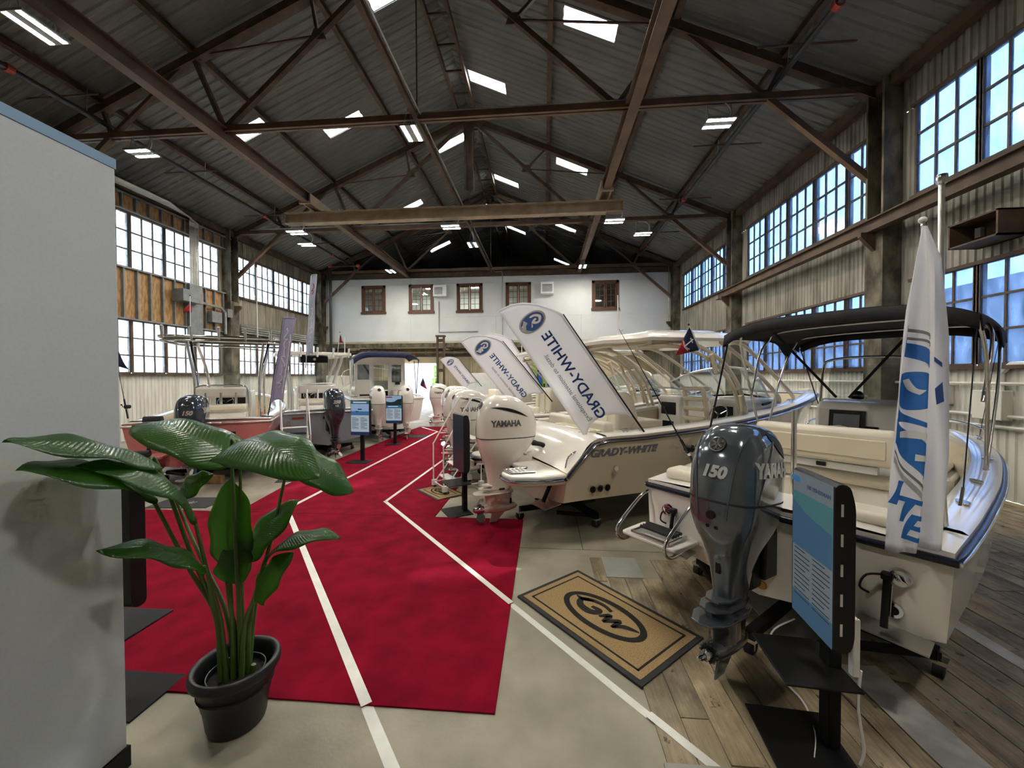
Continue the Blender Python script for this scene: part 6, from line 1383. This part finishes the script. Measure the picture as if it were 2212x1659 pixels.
def fishing_rod(label, base, tip, reel=.16, m=M_BLACK):
    a, b = Vector(base), Vector(tip); t = thing('fishing_rod', label, 'fishing rod', base, 0, 'rods in gunwale holders'); d = b-a; L_ = d.length; d.normalize()
    MB().tube([(0,0,0), d*.45], .016, 8).build('grip', M_BLACK, t, smooth=50)
    MB().tube([d*.42, d*(L_*.6), d*L_+Vector((0,0,-.02))], [.009,.006,.0025], 6).build('blank', m, t, smooth=50)
    MB().tube([d*.20, d*.24], .02, 8).build('reel_seat', M_CHROME, t)
    s = d.cross(Vector((0,0,1))).normalized(); f = s.cross(d)
    r = MB().cyl(d*.26+f*.05-s*.045, d*.26+f*.05+s*.045, .042, 14).build('reel', M_BLACK, t, smooth=40); MB().cyl(d*.26+f*.05+s*.045, d*.26+f*.05+s*.055, .036, 14).build('side_plate', M_CHROME, r, smooth=40)
    MB().tube([d*.26+f*.05-s*.045, d*.26+f*.05-s*.09, d*.30+f*.06-s*.10], .007, 6).ball(d*.31+f*.06-s*.11, .018, 8, 5).build('handle', M_BLACK, r)
    for k in range(5): c = d*(.6+(L_-.65)*k/4); MB().tube([c+f*.012+(f*cos(q)+s*sin(q))*.011 for q in [2*PI*i/10 for i in range(11)]], .002, 4).build('guide_ring', M_CHROME, t)
fishing_rod('black fishing rod with reel leaning from the front boat gunwale', in_boat(A0, ATH, (.80,1.02,1.24)), in_boat(A0, ATH, (-.54,1.05,2.79)))
fishing_rod('fishing rod with reel on the red boat beside the partition', (-9.35,8.0,1.40), (-9.72,8.05,3.0), m=M_RUST)
pennant('dark navy pennant with white lettering on the left fishing rod', (-9.70,8.05,2.9), (-9.78,8.05,3.22), (-9.77,8.05,3.15), (-9.73,8.05,2.62), (-9.36,8.05,2.50), m1=M_PNAVY, split=0)
# ------------------------------------------------------------------ things in the recess
for k, (x, z0, z1, mm, lb) in enumerate(((-.62,.9,3.6,'g','bright green kayak hanging by the recess, leftmost'), (-.30,.7,3.5,'b','blue kayak hanging between two green ones'), (.0,.8,3.55,'g','bright green kayak hanging right of the blue one'), (.22,.5,3.4,'b','blue kayak hanging furthest right'))):
    m_ = mat('green_kayak', (.22,.55,.04), .35, var=.1) if mm == 'g' else mat('blue_kayak', (.02,.10,.42), .35, var=.1)
    ky = thing('kayak', lb, 'kayak', (x, 24.0+.12*k, 0))
    MB().tube([(0,0,z1*q/12) for q in range(13)], [.02+.15*sin(PI*q/12)**.6 for q in range(13)], 10).build('hull', m_, ky, smooth=60)
    MB().tube([(.0,-.17,1.2),(.0,-.16,1.9)], [.05,.05], 8).build('cockpit', M_BLACK, ky)
tag(MB().bx(-4.6,-2.6,22.6,23.6,0,2.55).build('storage_locker', M_WHITEP, bevel=.03), 'white ribbed storage locker in front of the recess', 'locker')
for k in range(11): o = MB().bx(-4.55+.18*k,-4.47+.18*k,22.57,22.6,.1,2.45).build('rib', M_WHITEP, bpy.data.objects['storage_locker'])
tag(MB().cbx((-7.25,7.9,.09),(.5,.12,.18)).build('timber_block', M_PLY, bevel=.01), 'short timber block on the floor left of the boarding steps', 'timber block')
# ------------------------------------------------------------------ potted plant
def leaf_material():
    m, nt, b = _nodes('banana_leaf'); N = nt.nodes.new; L = nt.links.new
    tc = N('ShaderNodeTexCoord'); sep = N('ShaderNodeSeparateXYZ'); L(tc.outputs['UV'], sep.inputs[0])
    wv = N('ShaderNodeMath'); wv.operation = 'SINE'; ml = N('ShaderNodeMath'); ml.operation = 'MULTIPLY'; ml.inputs[1].default_value = 190
    ab = N('ShaderNodeMath'); ab.operation = 'ABSOLUTE'; sb = N('ShaderNodeMath'); sb.operation = 'SUBTRACT'; sb.inputs[1].default_value = .5
    L(sep.outputs['Y'], sb.inputs[0]); L(sb.outputs[0], ab.inputs[0]); ad = N('ShaderNodeMath'); ad.operation = 'MULTIPLY_ADD'; ad.inputs[1].default_value = -.35
    L(ab.outputs[0], ad.inputs[0]); L(sep.outputs['X'], ad.inputs[2]); L(ad.outputs[0], ml.inputs[0]); L(ml.outputs[0], wv.inputs[0])
    nz = N('ShaderNodeTexNoise'); nz.inputs['Scale'].default_value = 5; L(tc.outputs['Object'], nz.inputs['Vector'])
    rp = N('ShaderNodeValToRGB'); rp.color_ramp.elements[0].color = (.022,.075,.014,1); rp.color_ramp.elements[1].color = (.052,.140,.024,1); L(nz.outputs['Fac'], rp.inputs['Fac'])
    L(rp.outputs[0], b.inputs['Base Color']); b.inputs['Roughness'].default_value = .27
    bp = N('ShaderNodeBump'); bp.inputs['Strength'].default_value = .22; bp.inputs['Distance'].default_value = .0025; L(wv.outputs[0], bp.inputs['Height']); L(bp.outputs[0], b.inputs['Normal'])
    tr = N('ShaderNodeBsdfTranslucent'); tr.inputs['Color'].default_value = (.24,.55,.03,1)
    mx = N('ShaderNodeMixShader'); mx.inputs[0].default_value = .40; L(b.outputs[0], mx.inputs[1]); L(tr.outputs[0], mx.inputs[2]); L(mx.outputs[0], nt.nodes['Material Output'].inputs['Surface'])
    return m
M_LEAF = leaf_material()
M_STEM = mat('leaf_stem', (.09,.16,.03), .45, scale=4, col2=(.06,.10,.02), stretch=(1,1,.3)); M_POT = mat('black_pot', (.010,.0105,.012), .42, scale=3, col2=(.007,.0075,.009), bump=.05); M_SOIL = mat('potting_soil', (.02,.016,.012), .95, scale=30, col2=(.01,.008,.006), bump=.8, bscale=120)
PC = Vector((-2.06, 2.41, 0))
pp = thing('potted_plant', 'tall faux banana plant in a black round-rimmed pot by the partition', 'potted plant', tuple(PC))
def lathe(prof, n=36):
    m = MB(); m.ring([[(r*cos(2*PI*i/n), r*sin(2*PI*i/n), z) for i in range(n)] for r, z in prof], cap=False); return m
pot = lathe([(0,.0),(.155,.0),(.165,.01),(.168,.03),(.172,.035),(.19,.17),(.196,.18),(.199,.21),(.205,.22),(.222,.34),(.226,.345)]).build('pot_body', M_POT, pp, smooth=35)
lathe([(.215,.345),(.245,.345),(.258,.36),(.262,.385),(.255,.41),(.242,.42),(.228,.415),(.218,.40),(.21,.36),(.20,.30)]).build('pot_rim', M_POT, pp, smooth=60)
inn = lathe([(.155,.20),(.16,.30),(.163,.345),(.168,.348),(.170,.345),(.168,.34)]).build('nursery_pot', M_BLACK, pp, smooth=50); MB().tube([(.166*cos(2*PI*i/36), .166*sin(2*PI*i/36), .348) for i in range(37)], .003, 5).build('nursery_rim', M_GREYP, inn)
lathe([(0,.315),(.16,.31),(.22,.26)]).build('soil', M_SOIL, pp)
for a in (.4, 2.2): MB().tube([(.09*cos(a),.09*sin(a),.30),(.10*cos(a),.10*sin(a),.36)], .016, 8).build('cut_stem', M_STEM, pp)
def leaf(i, base, tip, width, arch, nrm, foot, droop=.0, fold=.18, twist=0):
    """stem from the pot to base, blade base→tip bowed by arch along nrm"""
    B_, T_ = Vector(base)-PC, Vector(tip)-PC; ax = T_-B_; L_ = ax.length; n_ = Vector(nrm); n_ = (n_-ax*(n_.dot(ax)/ax.length_squared)).normalized(); sd = ax.normalized().cross(n_)
    F = Vector((foot[0], foot[1], .31)); st = spline([F, F+Vector((0,0,.22))+(B_-F)*.16, B_*.55+F*.45+Vector((0,0,.10)), B_, B_+ax*.08+n_*arch*.2], 6)
    MB().tube(st, [.017-.010*k/(len(st)-1) for k in range(len(st))], 7).build('stem', M_STEM, pp, smooth=60)
    def prof(u): return (min(1, u/.16)**.55)*(1-max(0, (u-.45)/.55)**2.3)**.9 if u < 1 else 0
    def mid(u): return B_+ax*u+n_*(arch*sin(PI*u*.95))-Vector((0,0,droop*u*u))
    def f(u, v):
        w = width*.5*prof(u)+.001; s = 2*v-1; tw = twist*u; dirs = sd*cos(tw)+n_*sin(tw); nn = n_*cos(tw)-sd*sin(tw)
        return mid(u)+dirs*(w*s)+nn*(fold*w*abs(s)*-.6+.012*sin(u*14+i)*abs(s)+fold*w*(1-s*s)*.5)
    m = MB().grid(f, 22, 8); o = m.build('leaf', M_LEAF, pp, smooth=80)
    uv = o.data.uv_layers.new(name='UVMap')
    for lp in o.data.loops: k = lp.vertex_index; uv.data[lp.index].uv = ((k % 23)/22, (k//23)/8)
    MB().tube([f(k/14, .5)+Vector((0,0,.001))-n_*.003 for k in range(14)], [.006-.0003*k for k in range(14)], 5).build('midrib', M_STEM, o)
    md = o.modifiers.new('solid', 'SOLIDIFY'); md.thickness = .0015
for i, a in enumerate((((-2.27,2.10,1.794),(-2.20,1.395,2.035),.27,.05,(.5,.1,1),(-.05,-.03)),
                       ((-2.264,2.05,1.626),(-2.20,1.43,1.909),.31,.07,(.5,.0,1),(-.06,.0)),
                       ((-2.14,2.20,1.435),(-2.20,1.632,1.881),.29,.11,(.6,.1,1),(-.03,-.05)),
                       ((-2.68,2.60,1.44),(-2.40,2.62,1.60),.20,.02,(-.2,-1,.7),(-.05,.05)),
                       ((-2.09,2.50,1.715),(-3.12,2.70,1.93),.38,.10,(.0,-.35,1),(.0,.04)),
                       ((-2.08,2.42,1.85),(-1.26,2.08,1.72),.40,.11,(.05,-.45,1),(.03,.0)),
                       ((-1.80,2.62,1.76),(-1.44,2.80,1.43),.30,.03,(.5,-.5,1),(.05,.05)),
                       ((-2.135,2.46,1.02),(-2.15,2.50,1.61),.29,.02,(.1,-1,.1),(.0,-.03)),
                       ((-2.085,2.50,1.06),(-1.74,2.62,1.43),.24,.03,(-.4,-1,.5),(.02,.03)),
                       ((-1.84,2.40,1.10),(-1.26,2.30,1.30),.19,.09,(.1,-.3,1),(.05,-.02)),
                       ((-1.92,2.40,.83),(-1.61,2.35,1.18),.19,.03,(-.4,-1,.3),(.06,.03)),
                       ((-2.066,2.20,1.123),(-2.22,1.731,1.439),.20,.07,(.6,.2,1),(-.06,-.06)),
                       ((-2.13,2.42,.92),(-2.05,2.50,1.20),.22,.02,(.2,-1,.2),(-.02,.02)))):
    leaf(i, *a)
